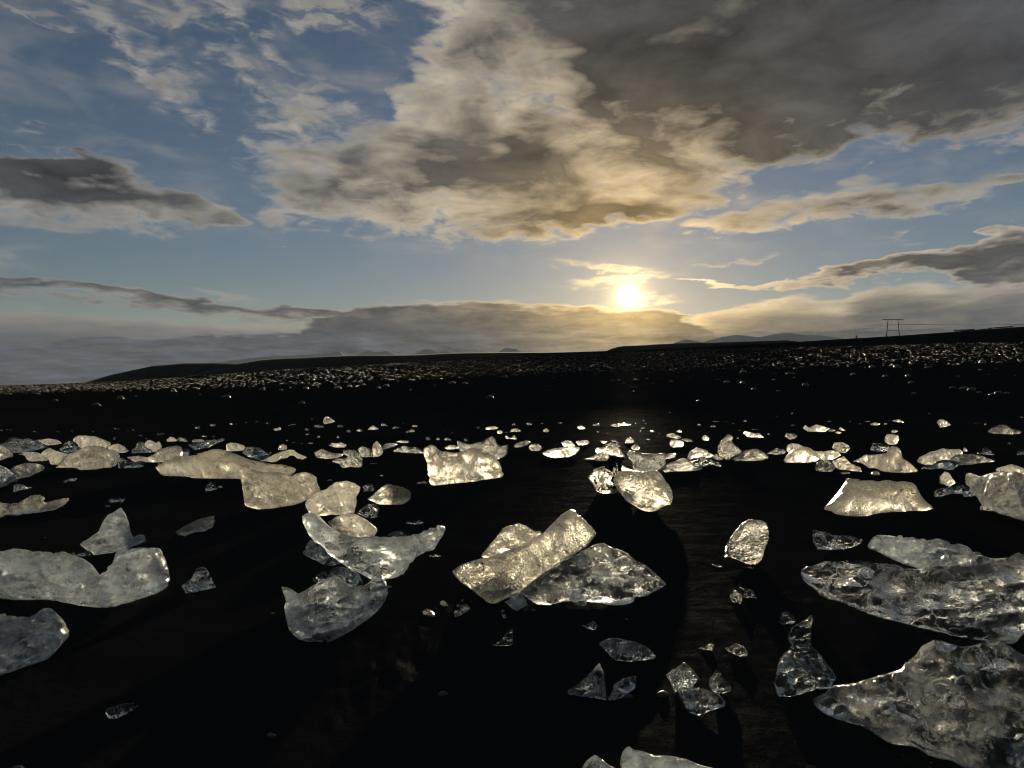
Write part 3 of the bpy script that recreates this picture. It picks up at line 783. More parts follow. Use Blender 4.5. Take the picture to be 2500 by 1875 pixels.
F3|ice_chunk|f|30,.5,2|grey bowl-shaped ice with two golden horns|615,1090 660,1095 720,1125 755,1155 830,1110 900,1070 1000,1035 1070,1040 1100,1075 1180,1105 1280,1090 1340,1050 1360,1000 1385,965 1420,1000 1440,1050 1490,1135 1465,1200 1420,1260 1380,1310 1280,1380 1200,1440 1080,1510 965,1555 920,1530 840,1530 780,1510 710,1450 670,1380 650,1300 645,1240 670,1190 650,1140
F3|ice_shard|c|45,.4,2|thin clear stick of ice behind the right horn of the crescent|1605,585 1680,575 1740,562 1775,590 1700,600
F3|ice_shard|c|45,.4,2|thin clear sliver of ice under the right tip of the crescent|1800,850 1870,840 1930,855 1860,862
F3|ice_chunk|f|15,.5,4|small grey pyramid of ice left of the saddle-topped block|0,310 40,245 75,270 105,310 60,330 5,330
F3|ice_shard|c|20,.5,4|tiny clear crystal touching the small grey pyramid|105,290 130,275 148,305 115,310
F4|ice_plate|g|15,.4,3|golden fin of ice standing behind the frosted blade|415,580 500,470 590,370 640,310 750,278 830,300 900,350 960,345 975,370 960,470 870,530 700,600 560,620
F4|ice_plate|g|30,.42,3|large frosted golden ice blade slanting up to a peak|158,700 200,670 300,620 420,590 560,565 700,500 860,430 980,365 1080,260 1130,200 1240,135 1290,200 1370,260 1430,320 1465,365 1410,440 1370,490 1250,560 1120,640 1000,730 900,820 830,880 760,920 700,930 620,960 540,1000 480,985 400,920 330,860 250,810 180,740
F4|ice_plate|r|48,.3,2|wide clear rippled ice plate leaning on the frosted blade|760,890 850,820 960,730 1110,630 1250,570 1350,520 1430,470 1500,450 1600,490 1700,515 1800,600 1920,660 2000,730 2095,820 2040,860 1950,900 1925,930 1800,940 1800,980 1740,1000 1610,1015 1480,990 1350,975 1270,980 1160,950 1050,990 940,985 850,940
F4|ice_shard|f|30,.45,4|grey ice chip at the foot of the frosted blade|630,990 690,960 690,920 800,905 820,960 840,1015 740,1075 680,1030
F4|ice_shard|f|35,.45,3|small grey ice chip under the edge of the rippled plate|1260,1020 1300,985 1380,975 1370,1025
F4|ice_shard|b|30,.5,4|small crumpled bright ice chip left of the frosted blade's foot|175,1075 220,1060 250,1010 300,1020 318,1060 260,1100 190,1130
F4|ice_shard|c|25,.5,4|tiny seahorse-shaped ice chip below the frosted blade|600,1070 630,1060 640,1085 650,1140 615,1140 610,1100
F4|ice_shard|c|20,.5,4|clear little pyramid of ice with a sharp tip and white base|520,1375 600,1330 660,1260 705,1225 708,1370 680,1385 560,1390
F4|ice_shard|c|35,.5,3|small clear tadpole-shaped ice chip|1320,1200 1370,1200 1430,1160 1470,1200 1450,1245 1400,1240
F5|ice_chunk|b|12,.55,4|upright dark speckled ice boulder standing apart on black sand|315,1060 345,1000 350,930 390,850 440,780 510,700 540,655 640,610 800,630 840,670 860,740 860,850 830,930 800,1010 785,1080 720,1150 650,1165 560,1130 440,1080 380,1065
F6|ice_plate|c|40,.4,3|clear flat ice piece with a bright lower rim behind the tongues|310,190 400,215 500,240 640,245 760,280 750,310 680,350 580,375 450,375 350,365 310,300
F5|ice_shard|b|15,.55,4|small dark sparkling ice crystal below the upright boulder|395,1530 450,1450 490,1480 530,1510 540,1570 515,1640 450,1620 410,1580
F5|ice_shard|c|30,.45,3|small clear leaf of ice beside the dark sparkling crystal|500,1400 590,1440 670,1480 725,1560 650,1555 555,1570 530,1500
F5|ice_shard|c|50,.4,2|thin clear ice sliver left of the upright boulder's foot|185,1155 260,1165 325,1180 280,1200 220,1180
F6|ice_plate|f|45,.42,2|long grey ice tongue behind the larger rippled tongue|795,345 830,280 880,228 1000,235 1150,265 1300,300 1480,335 1650,370 1720,405 1830,415 1920,445 2040,440 2150,460 2350,480 2350,560 2150,570 1900,600 1700,615 1520,605 1450,575 1330,565 1150,500 1000,440 900,390
F6|ice_plate|r|45,.42,2|great long rippled ice tongue with glittering ridges|195,580 215,525 300,505 400,465 600,460 760,480 900,530 1050,570 1180,600 1350,610 1550,610 1750,595 1900,555 2080,530 2140,480 2212,450 2420,430 2420,1080 2212,1110 2150,1180 2090,1215 1900,1200 1750,1195 1600,1160 1450,1120 1300,1060 1150,1010 1000,970 850,930 700,880 580,830 450,800 380,770 330,715 240,650
F7|ice_chunk|r|40,.5,3|almond-shaped clear ice with a textured white belly|355,380 400,350 490,335 590,360 680,385 760,430 800,475 780,500 680,510 590,518 490,505 440,470 400,420
F7|ice_chunk|f|15,.5,2|grey matte ice pyramid with a sharp leaning tip|110,745 200,690 270,620 330,560 355,525 390,590 405,700 412,815 330,800 190,785 120,770
F7|ice_shard|c|30,.5,3|dark clear ice leaf leaning by the grey matte pyramid|420,815 460,740 480,690 540,650 640,628 650,670 610,740 540,790 470,820
F7|ice_chunk|f|15,.55,5|grey cube of ice standing on one corner|872,620 940,570 1015,522 1070,570 1125,640 1095,690 1070,730 980,730 960,760 930,745 910,690
F7|ice_chunk|r|28,.55,4|speckled ice lump before the grey corner-standing cube|960,740 990,710 1070,725 1140,718 1210,745 1290,780 1340,830 1330,860 1230,895 1120,935 1050,910 1010,840
F7|ice_chunk|c|15,.6,4|dark clear teardrop of ice right of the grey cube|1200,690 1215,640 1240,610 1255,580 1285,590 1310,640 1370,710 1372,745 1310,770 1240,755 1210,725
F7|ice_shard|b|35,.5,4|tiny clear hooked ice chip left of the sparkling pebble of ice|1120,420 1170,400 1220,378 1245,390 1230,435 1180,430
F7|ice_shard|b|35,.55,2|small sparkling pebble of ice with pointed left end|1328,425 1370,400 1420,378 1470,400 1505,440 1500,475 1450,482 1380,455
F7|ice_chunk|c|20,.6,2|big dark clear pear-shaped ice boulder|1715,650 1740,520 1800,450 1860,390 1900,380 1990,385 2040,440 2100,510 2140,600 2150,650 2090,730 2000,720 1930,750 1820,790 1740,780 1720,720
F7|ice_chunk|c|12,.5,3|clear ice horn rising behind the dark pear-shaped boulder|1810,330 1840,260 1900,220 1960,190 1995,155 2008,190 1985,270 1990,350 2000,420 1900,430 1850,420
F7|ice_shard|c|20,.5,2|dim round clear ice disc left of the ice horn|1745,210 1770,140 1810,133 1850,160 1875,210 1830,240 1780,245
F7|ice_chunk|f|18,.55,2|grey rounded ice peak left of the wide wavy slab at the front|220,1343 260,1280 320,1235 380,1270 440,1320 490,1343 520,1420 480,1470 250,1470 200,1420
F7|ice_plate|f|30,.45,2|wide grey ice slab with a wavy bright crest at the front|515,1280 540,1200 585,1165 620,1195 690,1205 770,1235 900,1240 1020,1260 1110,1300 1260,1343 1300,1400 1200,1470 900,1500 600,1470 530,1360
F7|ice_shard|c|25,.5,3|small clear ice top below the giant glittering chunk|1950,1343 1970,1320 2030,1325 2045,1343 2040,1400 1960,1400
F8|ice_chunk|r|36,.5,4|giant glittering ice chunk with a pointed snout in the front corner|300,740 350,715 420,690 480,620 600,600 720,580 850,545 960,510 1095,480 1130,420 1230,350 1290,260 1390,205 1470,205 1560,240 1650,265 1750,255 1880,210 2000,210 2100,270 2212,340 2450,430 2450,1480 2212,1480 1950,1440 1800,1390 1650,1340 1560,1290 1420,1265 1330,1240 1260,1180 1215,1150 1180,1140 1050,1140 960,1110 880,1050 760,980 580,935 480,900 400,860 320,790
"""
# tile : x,y,width,height of the smallest ice chips
CHIPS = {
 'T1': [(25,105,40,20),(95,100,35,12),(155,105,25,12),(205,107,12,8),(470,132,50,12),(500,152,15,8),(785,135,60,20),(970,125,30,12),(1255,132,35,18),(1570,92,60,12),(1515,135,30,12),(1800,100,40,10),(1800,118,20,8),(1890,183,50,12),(1550,210,50,18),(1980,225,40,14),(1545,240,30,12),(2180,162,50,20)],
 'T2': [(245,185,50,12),(320,227,40,12),(530,160,55,20),(475,165,30,14),(60,125,40,12),(145,118,20,10),(1010,82,80,40),(1205,48,90,35),(1470,35,55,30),(1530,35,20,10),(1230,200,50,14),(1455,182,30,8),(1660,15,30,14),(1945,18,40,14)],
 'T3': [(145,170,50,10),(290,187,36,16),(590,210,40,14),(645,200,70,14),(895,128,14,12),(990,215,130,36),(1280,215,110,36),(820,265,66,30),(835,332,50,24),(975,373,50,18),(1250,375,40,30),(1390,295,60,36),(1540,280,100,36),(1870,205,90,40),(2025,245,120,34),(550,428,24,16),(645,450,30,14),(870,457,70,22),(755,460,16,12),(2130,183,22,10),(2190,305,60,30),(1730,722,90,14),(1900,742,20,10),(1135,945,70,26),(1840,890,50,30)],
 'T4': [(60,225,90,32),(40,288,80,40),(930,250,50,16),(985,200,14,10),(1305,305,40,10),(1405,195,60,36),(1605,190,100,36),(1785,184,26,10),(2020,180,60,22),(170,992,120,20),(250,395,80,50),(385,400,50,40),(520,405,95,36),(760,415,80,40),(570,310,12,10),(455,290,10,8),(1830,275,95,60)],
 'T5': [(395,205,50,20),(440,200,60,30),(440,292,50,18),(575,310,24,12),(950,188,30,18),(1085,192,30,12),(1050,248,46,30),(1015,285,22,18),(1180,290,70,26),(1270,315,26,26),(1120,393,66,18),(1810,205,54,24),(1995,220,90,34),(2035,160,90,14),(2180,155,40,16),(1055,148,30,8),(1410,40,30,8)],
 'T6': [(190,155,40,14),(440,150,50,20),(275,183,40,10),(1565,157,85,10),(1855,157,22,14),(1080,205,40,14),(1070,50,22,18),(867,97,10,10),(1990,190,40,14),(2090,160,60,12),(570,272,90,10),(360,282,60,10),(335,380,40,20),(750,335,50,20),(1770,850,150,36),(1885,860,14,10)],
 'T7': [(930,55,26,14),(1690,195,30,28),(1600,183,20,8),(1550,185,20,8),(2180,98,60,14),(870,268,24,10),(2000,458,50,16),(340,190,40,20),(395,155,24,14),(220,850,140,60),(590,1458,10,8)],
 'F1': [(610,537,30,14),(487,757,36,14),(793,928,28,30),(1160,430,60,26)],
 'F3': [(115,735,30,8),(555,1303,40,16),(1940,1215,70,46),(1820,1285,120,60),(1005,238,50,12),(1765,262,80,18),(1430,205,20,12),(1490,1080,60,24)],
 'F4': [(85,985,80,50),(255,953,30,20),(335,965,20,20),(232,990,64,30),(890,1033,60,26),(15,1040,40,14)],
 'F7': [(1300,110,14,10),(725,124,22,8)], 'F5': [(1125,1015,16,16),(1000,962,14,14),(655,1193,140,14)], 'D': [(587,1585,22,9)]}


# ------------------------------------------------------------------ ice
def mat_ice(name, milk, rough, clump, bump_d, rip=0.0, dirt=0.0, glit=0.2, mb=0.5, dif=0.06, hz=0.68, tint=(0.84, 0.83, 0.79), glass_col=(0.93, 0.96, 0.97)):
    """glacier ice: clear (refracting) ice shot through with milky, bubbly ice; milk = share of milky ice"""
    m, n = new_mat(name)
    tcn = n.new('ShaderNodeTexCoord')
    oi = n.new('ShaderNodeObjectInfo')
    P = n.vm('ADD', E(n, tcn.outputs['Object']), n.vm('SCALE', n.vec(1.0, 0.7, 0.3), scale=E(n, oi.outputs['Random']) * 60.0))
    big = n.noise(P, 3.2, 3.0, 0.55, 0.4)
    mid = n.noise(P, 13.0, 5.0, 0.65, 0.5)
    spk = n.voro(P, 55.0)
    h = big * 0.05 + mid * (0.016 * mb)
    if rip:
        # scalloped melt ripples
        px, py, pz = n.xyz(P)
        q = n.vec(px * 0.62 + pz * 0.5, py * 1.0, pz * 2.6 - px * 0.35)
        h = h + n.voro(q, 7.0, 'SMOOTH_F1', 0.45) * (rip * 0.030)
    spk2 = n.voro(P, 21.0)
    h = h + spk * (0.0050 * clump) + spk2 * (0.008 * clump * mb) + n.noise(P, 150.0, 2.0, 0.6) * (0.0014 * clump)
    # fracture planes inside the ice show as thin wandering lines
    wv = n.vm('ADD', P, n.vm('SCALE', n.vec(mid, big, mid * big), scale=0.22))
    crack = n.step(n.voro(wv, 4.2, 'DISTANCE_TO_EDGE'), 0.028, 0.0)
    crack = crack * n.step(n.noise(P, 2.3, 2.0), 0.46, 0.60)
    h = h + crack * 0.012
    bump = n.new('ShaderNodeBump')
    bump.inputs['Strength'].default_value = 1.0
    bump.inputs['Distance'].default_value = bump_d
    n.put(bump.inputs['Height'], h)
    nrm = bump.outputs[0]
    # milky share varies through the lump
    mk = n.step(big * 0.5 + mid * 0.5 + (E(n, oi.outputs['Random']) - 0.5) * 0.10, 0.62 - milk * 0.40, 0.84 - milk * 0.34)
    mk = (mk * n.step(mid, 0.30, 0.52, 0.45, 1.0)).max(crack * 0.75)
    if clump > 1.0:
        mk = mk * n.step(mid + spk * 0.3, 0.34, 0.62, 0.12, 1.0)
    glass = n.new('ShaderNodeBsdfGlass')
    glass.inputs['Color'].default_value = (*glass_col, 1)
    glass.inputs['IOR'].default_value = 1.31
    n.put(glass.inputs['Roughness'], n.step(mid, 0.35, 0.65, rough * 0.5, rough, 'LINEAR'))
    n.t.links.new(nrm, glass.inputs['Normal'])
    haze_g = n.new('ShaderNodeBsdfRefraction')
    haze_g.inputs['Color'].default_value = (*tint, 1)
    haze_g.inputs['IOR'].default_value = 1.18
    haze_g.inputs['Roughness'].default_value = 0.58
    n.t.links.new(nrm, haze_g.inputs['Normal'])
    tr = n.new('ShaderNodeBsdfTranslucent')
    tr.inputs['Color'].default_value = (*tint, 1)
    n.t.links.new(nrm, tr.inputs['Normal'])
    df = n.new('ShaderNodeBsdfDiffuse')
    df.inputs['Color'].default_value = (0.72, 0.76, 0.80, 1)
    n.t.links.new(nrm, df.inputs['Normal'])

    def mixs(f, a, b):
        x = n.new('ShaderNodeMixShader')
        n.put(x.inputs[0], f)
        n.t.links.new(a, x.inputs[1]); n.t.links.new(b, x.inputs[2])
        return x.outputs[0]
    milky = mixs(hz, tr.outputs[0], haze_g.outputs[0])
    milky = mixs(dif, milky, df.outputs[0])
    gl = n.new('ShaderNodeBsdfGlossy')
    gl.inputs['Color'].default_value = (1, 1, 1, 1)
    gl.inputs['Roughness'].default_value = 0.045
    n.t.links.new(nrm, gl.inputs['Normal'])
    fr = n.new('ShaderNodeFresnel')
    fr.inputs['IOR'].default_value = 1.31
    n.t.links.new(nrm, fr.inputs['Normal'])
    milky = mixs(E(n, fr.outputs[0]) * 0.9, milky, gl.outputs[0])
    out = mixs(mk, glass.outputs[0], milky)
    # crystal faces of all directions, a centimetre or two wide: these catch and bend the sun
    vn = n.new('ShaderNodeTexVoronoi', feature='F1')
    n.put(vn.inputs['Vector'], P)
    vn.inputs['Scale'].default_value = 70.0
    tilt = n.vm('SCALE', n.vm('SUBTRACT', E(n, vn.outputs['Color']), (0.5, 0.5, 0.5)), scale=0.95)
    gn = n.vm('NORMALIZE', n.vm('ADD', E(n, nrm), tilt))
    fac = n.new('ShaderNodeBsdfGlass')
    fac.inputs['Color'].default_value = (0.97, 0.97, 0.96, 1)
    fac.inputs['IOR'].default_value = 1.31
    fac.inputs['Roughness'].default_value = 0.12
    n.t.links.new(gn.s, fac.inputs['Normal'])
    out = mixs(n.step(mid + big * 0.4, 0.58, 0.82, glit * 0.35, glit), out, fac.outputs[0])
    if dirt:
        sand = n.new('ShaderNodeBsdfDiffuse')
        sand.inputs['Color'].default_value = (0.012, 0.011, 0.010, 1)
        dn = n.noise(P, 5.0, 6.0, 0.72, 0.3)
        out = mixs(n.step(dn, 0.66 - dirt * 0.16, 0.70 - dirt * 0.16), out, sand.outputs[0])
    return finish(m, n, out)


ICE_MAT = {
    'm': mat_ice('milky_ice', 0.97, 0.30, 0.5, 0.8, dirt=0.03, glit=0.12, mb=0.3, tint=(0.86, 0.85, 0.81)),
    'g': mat_ice('golden_bubbly_ice', 0.85, 0.20, 1.0, 1.2, dirt=0.08, glit=0.32, mb=0.5, tint=(0.74, 0.72, 0.66)),
    'b': mat_ice('crumbly_ice', 0.50, 0.10, 2.0, 2.0, dirt=0.12, glit=0.75, mb=1.0, tint=(0.90, 0.89, 0.86)),
    'c': mat_ice('clear_ice', 0.20, 0.03, 0.3, 1.5, rip=0.8, glit=0.10, mb=0.4, dif=0.12, tint=(0.74, 0.79, 0.84)),
    'f': mat_ice('grey_frosted_ice', 0.66, 0.06, 0.2, 1.4, rip=1.5, glit=0.08, mb=0.25, dif=0.30, tint=(0.74, 0.80, 0.85)),
    'r': mat_ice('rippled_ice', 0.45, 0.04, 0.5, 1.2, rip=1.2, dirt=0.0, glit=0.22, mb=0.3, dif=0.24, tint=(0.82, 0.84, 0.85)),
    'd': mat_ice('dirty_ice', 0.88, 0.25, 0.8, 1.0, dirt=1.0, glit=0.2, mb=0.4, tint=(0.9, 0.89, 0.85)),
}


def poly_area(p):
    x, y = p[:, 0], p[:, 1]
    return 0.5 * float(np.sum(x * np.roll(y, -1) - np.roll(x, -1) * y))


def refine(p, step, seed, jit):
    """resample a closed outline and roughen it a little"""
    out = []
    for a, b in zip(p, np.roll(p, -1, axis=0)):
        L = np.hypot(*(b - a)); k = max(1, int(round(L / step)))
        for i in range(k):
            out.append(a + (b - a) * (i / k))
    q = np.array(out)
    # light smoothing keeps the corners but takes the ruler-straight look away
    s = 0.25 * np.roll(q, 1, 0) + 0.5 * q + 0.25 * np.roll(q, -1, 0)
    t = np.roll(s, -1, 0) - np.roll(s, 1, 0)
    t /= np.maximum(np.hypot(t[:, 0], t[:, 1]), 1e-6)[:, None]
    nrm = np.stack([t[:, 1], -t[:, 0]], 1)
    w = fbm(np.stack([q[:, 0] / (step * 3.0), q[:, 1] / (step * 3.0), np.full(len(q), seed * 3.7)], 1), 3)
    return s + nrm * (w * jit)[:, None]


def seg_dist(pts, loops):
    d = np.full(len(pts), 1e9)
    for lp in loops:
        a = lp; b = np.roll(lp, -1, 0)
        for p0, p1 in zip(a, b):
            ab = p1 - p0
            L = max(ab @ ab, 1e-9)
            t = np.clip(((pts - p0) @ ab) / L, 0, 1)
            d = np.minimum(d, np.hypot(*(pts - p0 - t[:, None] * ab).T))
    return d


def inside(pts, loop):
    x, y = pts[:, 0], pts[:, 1]
    c = np.zeros(len(pts), bool)
    for (x0, y0), (x1, y1) in zip(loop, np.roll(loop, -1, 0)):
        if y0 == y1: continue
        hit = ((y0 > y) != (y1 > y)) & (x < (x1 - x0) * (y - y0) / (y1 - y0) + x0)
        c ^= hit
    return c


def ice_piece(name, outline, holes, style, lean, thick, facets, seed):
    """a lump of ice: the outline stands on the sand where its lower edge meets it, leans back, and is swollen on both sides"""
    r = np.random.default_rng(seed)
    p = outline.copy()
    if poly_area(p) < 0: p = p[::-1]
    w, h = np.ptp(p[:, 0]), np.ptp(p[:, 1])
    size = math.sqrt(abs(poly_area(p)))
    step = max(1.6, min(7.0, max(w, h) / 46.0))
    lp = refine(p, step, seed, min(2.0, 0.018 * size + 0.25))
    hl = [refine(q if poly_area(q) < 0 else q[::-1], step, seed + 1, 0.4) for q in holes]
    # inner points on a jittered triangular grid
    gx_ = np.arange(p[:, 0].min(), p[:, 0].max() + step, step)
    gy_ = np.arange(p[:, 1].min(), p[:, 1].max() + step, step * 0.866)
    G = np.array([(x + (0.5 * step if j % 2 else 0), y) for j, y in enumerate(gy_) for x in gx_])
    G = G + r.uniform(-0.18, 0.18, G.shape) * step
    keep = inside(G, lp)
    for q in hl: keep &= ~inside(G, q)
    G = G[keep]
    loops = [lp] + hl
    dG = seg_dist(G, loops)
    m_ = dG > step * 0.55
    G, dG = G[m_], dG[m_]
    P2d = np.vstack([lp] + hl + [G])
    nb = len(lp) + sum(len(q) for q in hl)
    edges = []; o = 0
    for q in loops:
        edges += [(o + i, o + (i + 1) % len(q)) for i in range(len(q))]; o += len(q)
    res = delaunay_2d_cdt([Vector(q) for q in P2d], edges, [], 0, 1e-6)
    vv = np.array([tuple(v) for v in res[0]]); tri = [f for f in res[2] if len(f) == 3]
    cen = np.array([vv[list(f)].mean(0) for f in tri])
    k = inside(cen, lp)
    for q in hl: k &= ~inside(cen, q)
    tri = np.array(tri)[k]
    n = len(vv)
    bnd = np.zeros(n, bool)
    d = seg_dist(vv, loops); bnd = d < 1e-3
    # where the lower edge meets the sand
    lo = []
    for x in np.linspace(p[:, 0].min() + 0.06 * w, p[:, 0].max() - 0.06 * w, 24):
        ys = lp[np.abs(lp[:, 0] - x) < max(step * 1.5, w / 40)]
        if len(ys): lo.append((x, ys[:, 1].max()))
    lo = np.array(lo)
    s = np.polyfit(lo[:, 0], lo[:, 1], 1)[0] if len(lo) > 2 else 0.0
    s = float(np.clip(s * 0.75, -0.45, 0.45))
    c = float(np.max(lp[:, 1] - s * lp[:, 0]))
    xa, xb = p[:, 0].min(), p[:, 0].max()
    A = [None, None]
    for i, x in enumerate((xa, xb)):
        yb = max(s * x + c, HY + 20)
        dd = ground_hit(x, yb)
        A[i] = Vector(((x - CX) / FOC * dd, dd, EYE - dd * (yb - HY) / FOC))
    ax = (A[1] - A[0]); width_m = ax.length; ax.normalize()
    upv = Vector((0, 0, 1)); back = upv.cross(ax); back.normalize()
    if back.y < 0: back = -back
    up = (upv * math.cos(R(lean)) + back * math.sin(R(lean))).normalized()
    nf = ax.cross(up).normalized()                       # towards the camera
    if nf.y > 0: nf = -nf
    org = A[0]
    eye = Vector((0, 0, EYE))
    den0 = nf.dot(org - eye)
    rays = np.stack([(vv[:, 0] - CX) / FOC, np.ones(n), (HY - vv[:, 1]) / FOC], 1)
    tt = den0 / (rays @ np.array(nf))
    W3 = np.array(eye) + rays * tt[:, None]              # on the middle plane
    px_m = float(np.median(tt)) / FOC                    # metres per photograph pixel there
    # local plane coordinates in metres
    U = (W3 - np.array(org)) @ np.array(ax); Vv = (W3 - np.array(org)) @ np.array(up)
    dm = d * px_m
    S = size * px_m
    T = thick * S * 0.5
    Rr = max(0.55 * dm.max(), 1e-4) if facets < 2 else max(0.42 * dm.max(), 1e-4)
    e = np.clip(dm / Rr, 0, 1)
    prof = np.sqrt(np.clip(1 - (1 - e) ** 2, 0, 1))
    sides = []
    for sgn in (1, -1):
        hgt = T * prof
        mu, mv = U.mean(), Vv.mean()
        for _ in range(facets * 2):
            th = r.uniform(0, 2 * math.pi); g = r.uniform(0.25, 0.9)
            pl = T * r.uniform(0.55, 1.05) + g * ((U - mu) * math.cos(th) + (Vv - mv) * math.sin(th)) * (T / (0.55 * S))
            kk = 0.10 * T
            hgt = np.where(hgt - pl > kk, pl, np.where(pl - hgt > kk, hgt, np.minimum(hgt, pl)))
        hgt = np.maximum(hgt, 0.16 * T * prof)
        q = np.stack([U / S * 2.6 + seed, Vv / S * 2.6, np.full(n, sgn * 5.0)], 1)
        hgt = hgt + T * prof * (0.62 * fbm(q, 2) + 0.15 * fbm(q * 3.5, 3, 0.55))
        # shallow grooves
        gv = fbm(q * np.array([1.0, 2.2, 1.0]) * 2.0 + 11, 2)
        hgt = hgt - T * prof * 0.22 * np.clip(1 - np.abs(gv) / 0.08, 0, 1)
        sides.append(W3 + np.array(nf) * (sgn * np.maximum(hgt, 0) + 0.0)[:, None] if True else None)
    front, bk = sides
    inner = np.nonzero(~bnd)[0]
    mapb = np.arange(n); mapb[inner] = n + np.arange(len(inner))
    verts = np.vstack([front, bk[inner]])
    verts[:n][bnd] = W3[bnd]
    tf = tri
    # make the front face the camera
    a_, b_, c_ = front[tf[0][0]], front[tf[0][1]], front[tf[0][2]]
    if np.dot(np.cross(b_ - a_, c_ - a_), np.array(nf)) < 0: tf = tf[:, ::-1]
    tb = mapb[tf[:, ::-1]]
    faces = np.vstack([tf, tb])
    base = np.array([(A[0].x + A[1].x) / 2, (A[0].y + A[1].y) / 2, 0.0])
    base[2] = gz_at(base[0], base[1])
    # settle it a little into the sand and keep the underside on the sand
    sink = 0.02 * S
    verts[:, 2] -= sink
    gzz = ground_z(verts[:, 0], verts[:, 1]) - 0.02 - 0.03 * S
    verts[:, 2] = np.maximum(verts[:, 2], gzz)
    o_ = mesh_np(name, verts - base, faces, ICE_MAT[style])
    o_.location = base
    return o_


LIT = 'glacier ice strewn over the black sand'
for li, line in enumerate([l for l in ICE.strip().splitlines() if l.strip()]):
    tile, name, style, opt, label, pts = line.split('|')
    x0, y0, k = TILE[tile]
    parts = pts.split('/')
    arr = [np.array([[float(a) for a in q.split(',')] for q in s_.split()]) * k + (x0, y0) for s_ in parts]
    lean, thick, fac = opt.split(',')
    o = ice_piece(name, arr[0], arr[1:], style, float(lean), float(thick) * 1.4, int(fac), li + 1)
    tag(o, label, 'ice', LIT)

# smallest chips: a few crystal shapes, each chip an object of its own
CHIP_ME = []
for k in range(8):
    bm = bmesh.new()
    bmesh.ops.create_icosphere(bm, subdivisions=2, radius=0.5)
    rr_ = random.Random(k)
    cuts = [(Vector((rr_.uniform(-1, 1), rr_.uniform(-1, 1), rr_.uniform(-1, 1))).normalized(), rr_.uniform(0.22, 0.42)) for _ in range(9)]
    for v in bm.verts:
        for nrm, dd in cuts:
            ex = v.co.dot(nrm) - dd
            if ex > 0: v.co -= nrm * ex
        v.co += Vector([rr_.uniform(-0.03, 0.03) for _ in range(3)])
        v.co.z = max(v.co.z + 0.32, 0.0)
    me = bpy.data.meshes.new('ice_chip')
    bm.to_mesh(me); bm.free()
    me.materials.append(ICE_MAT['b' if k % 3 else 'c'])
    CHIP_ME.append(me)
ci = 0
for tile, lst in CHIPS.items():
    x0, y0, k = TILE[tile]
    for (x, y, w, h) in lst:
        px, py, pw, ph = x0 + x * k, y0 + y * k, w * k, h * k
        d = ground_hit(px, py + ph * 0.5)
        m_px = d / FOC
        o = bpy.data.objects.new('ice_chip', CHIP_ME[ci % 8]); COL.objects.link(o)
        gxx = (px - CX) * m_px
        o.location = (gxx, d, gz_at(gxx, d) - 0.004)
        o.scale = (pw * m_px * 1.1, pw * m_px * 0.8, max(ph * m_px * 1.25, 0.012))
        o.rotation_euler = (0, 0, random.uniform(-0.5, 0.5))
        if tile[0] == 'T':
            tag(o, 'tiny glinting ice chip strewn on the far black sand', 'ice', 'tiny ice chips on the far sand')
        else:
            tag(o, 'tiny clear ice chip on dark sand among the large foreground ice', 'ice', 'tiny ice chips in the foreground')
        ci += 1


# ------------------------------------------------------------------ shingle bank: countless wet pebbles, one mass
bm = bmesh.new()
bmesh.ops.create_icosphere(bm, subdivisions=1, radius=1.0)
ico_v = np.array([v.co[:] for v in bm.verts]); ico_f = np.array([[v.index for v in f.verts] for f in bm.faces])
bm.free()


def pebble_field(count, d0, d1, s0, s1, seed, dens):
    r = np.random.default_rng(seed)
    d = np.exp(r.uniform(math.log(d0), math.log(d1), count * 3))
    tx = r.uniform(-0.78, 0.78, count * 3)
    keep = r.uniform(0, 1, len(d)) < dens(d, tx)
    d, tx = d[keep][:count], tx[keep][:count]
    x = d * tx
    z = np.array([gz_at(a, b) for a, b in zip(x, d)])
    s = s0 + (s1 - s0) * r.uniform(0, 1, len(d)) ** 2.5
    vs, fs = [], []
    for i in range(len(d)):
        a = r.uniform(0, 2 * math.pi); c, sn = math.cos(a), math.sin(a)
        v = ico_v * (1 + r.uniform(-0.14, 0.14, (len(ico_v), 1))) * (s[i] * r.uniform(0.8, 1.4), s[i] * r.uniform(0.7, 1.1), s[i] * r.uniform(0.38, 0.7))
        vs.append(np.stack([v[:, 0] * c - v[:, 1] * sn + x[i], v[:, 0] * sn + v[:, 1] * c + d[i], v[:, 2] + z[i] + s[i] * 0.2], 1))
        fs.append(ico_f + i * len(ico_v))
    return np.concatenate(vs), np.concatenate(fs)


def dens(d, tx):
    lo = np.interp(tx, [-0.7, 0, 0.7], [46, 50, 52]); hi = np.interp(tx, [-0.7, -0.35, 0, 0.7], [112, 104, 104, 112])
    band = np.clip((d - lo) / 10, 0, 1) * np.clip((hi - d) / 10, 0, 1)
    return np.clip(band + 0.02, 0, 1)

v, f = pebble_field(14000, 40, 125, 0.018, 0.10, 3, dens)
tag(mesh_np('shingle', v, f, M_PEBBLE), 'wet dark pebbles glinting on the shingle bank', 'pebbles', kind='stuff')

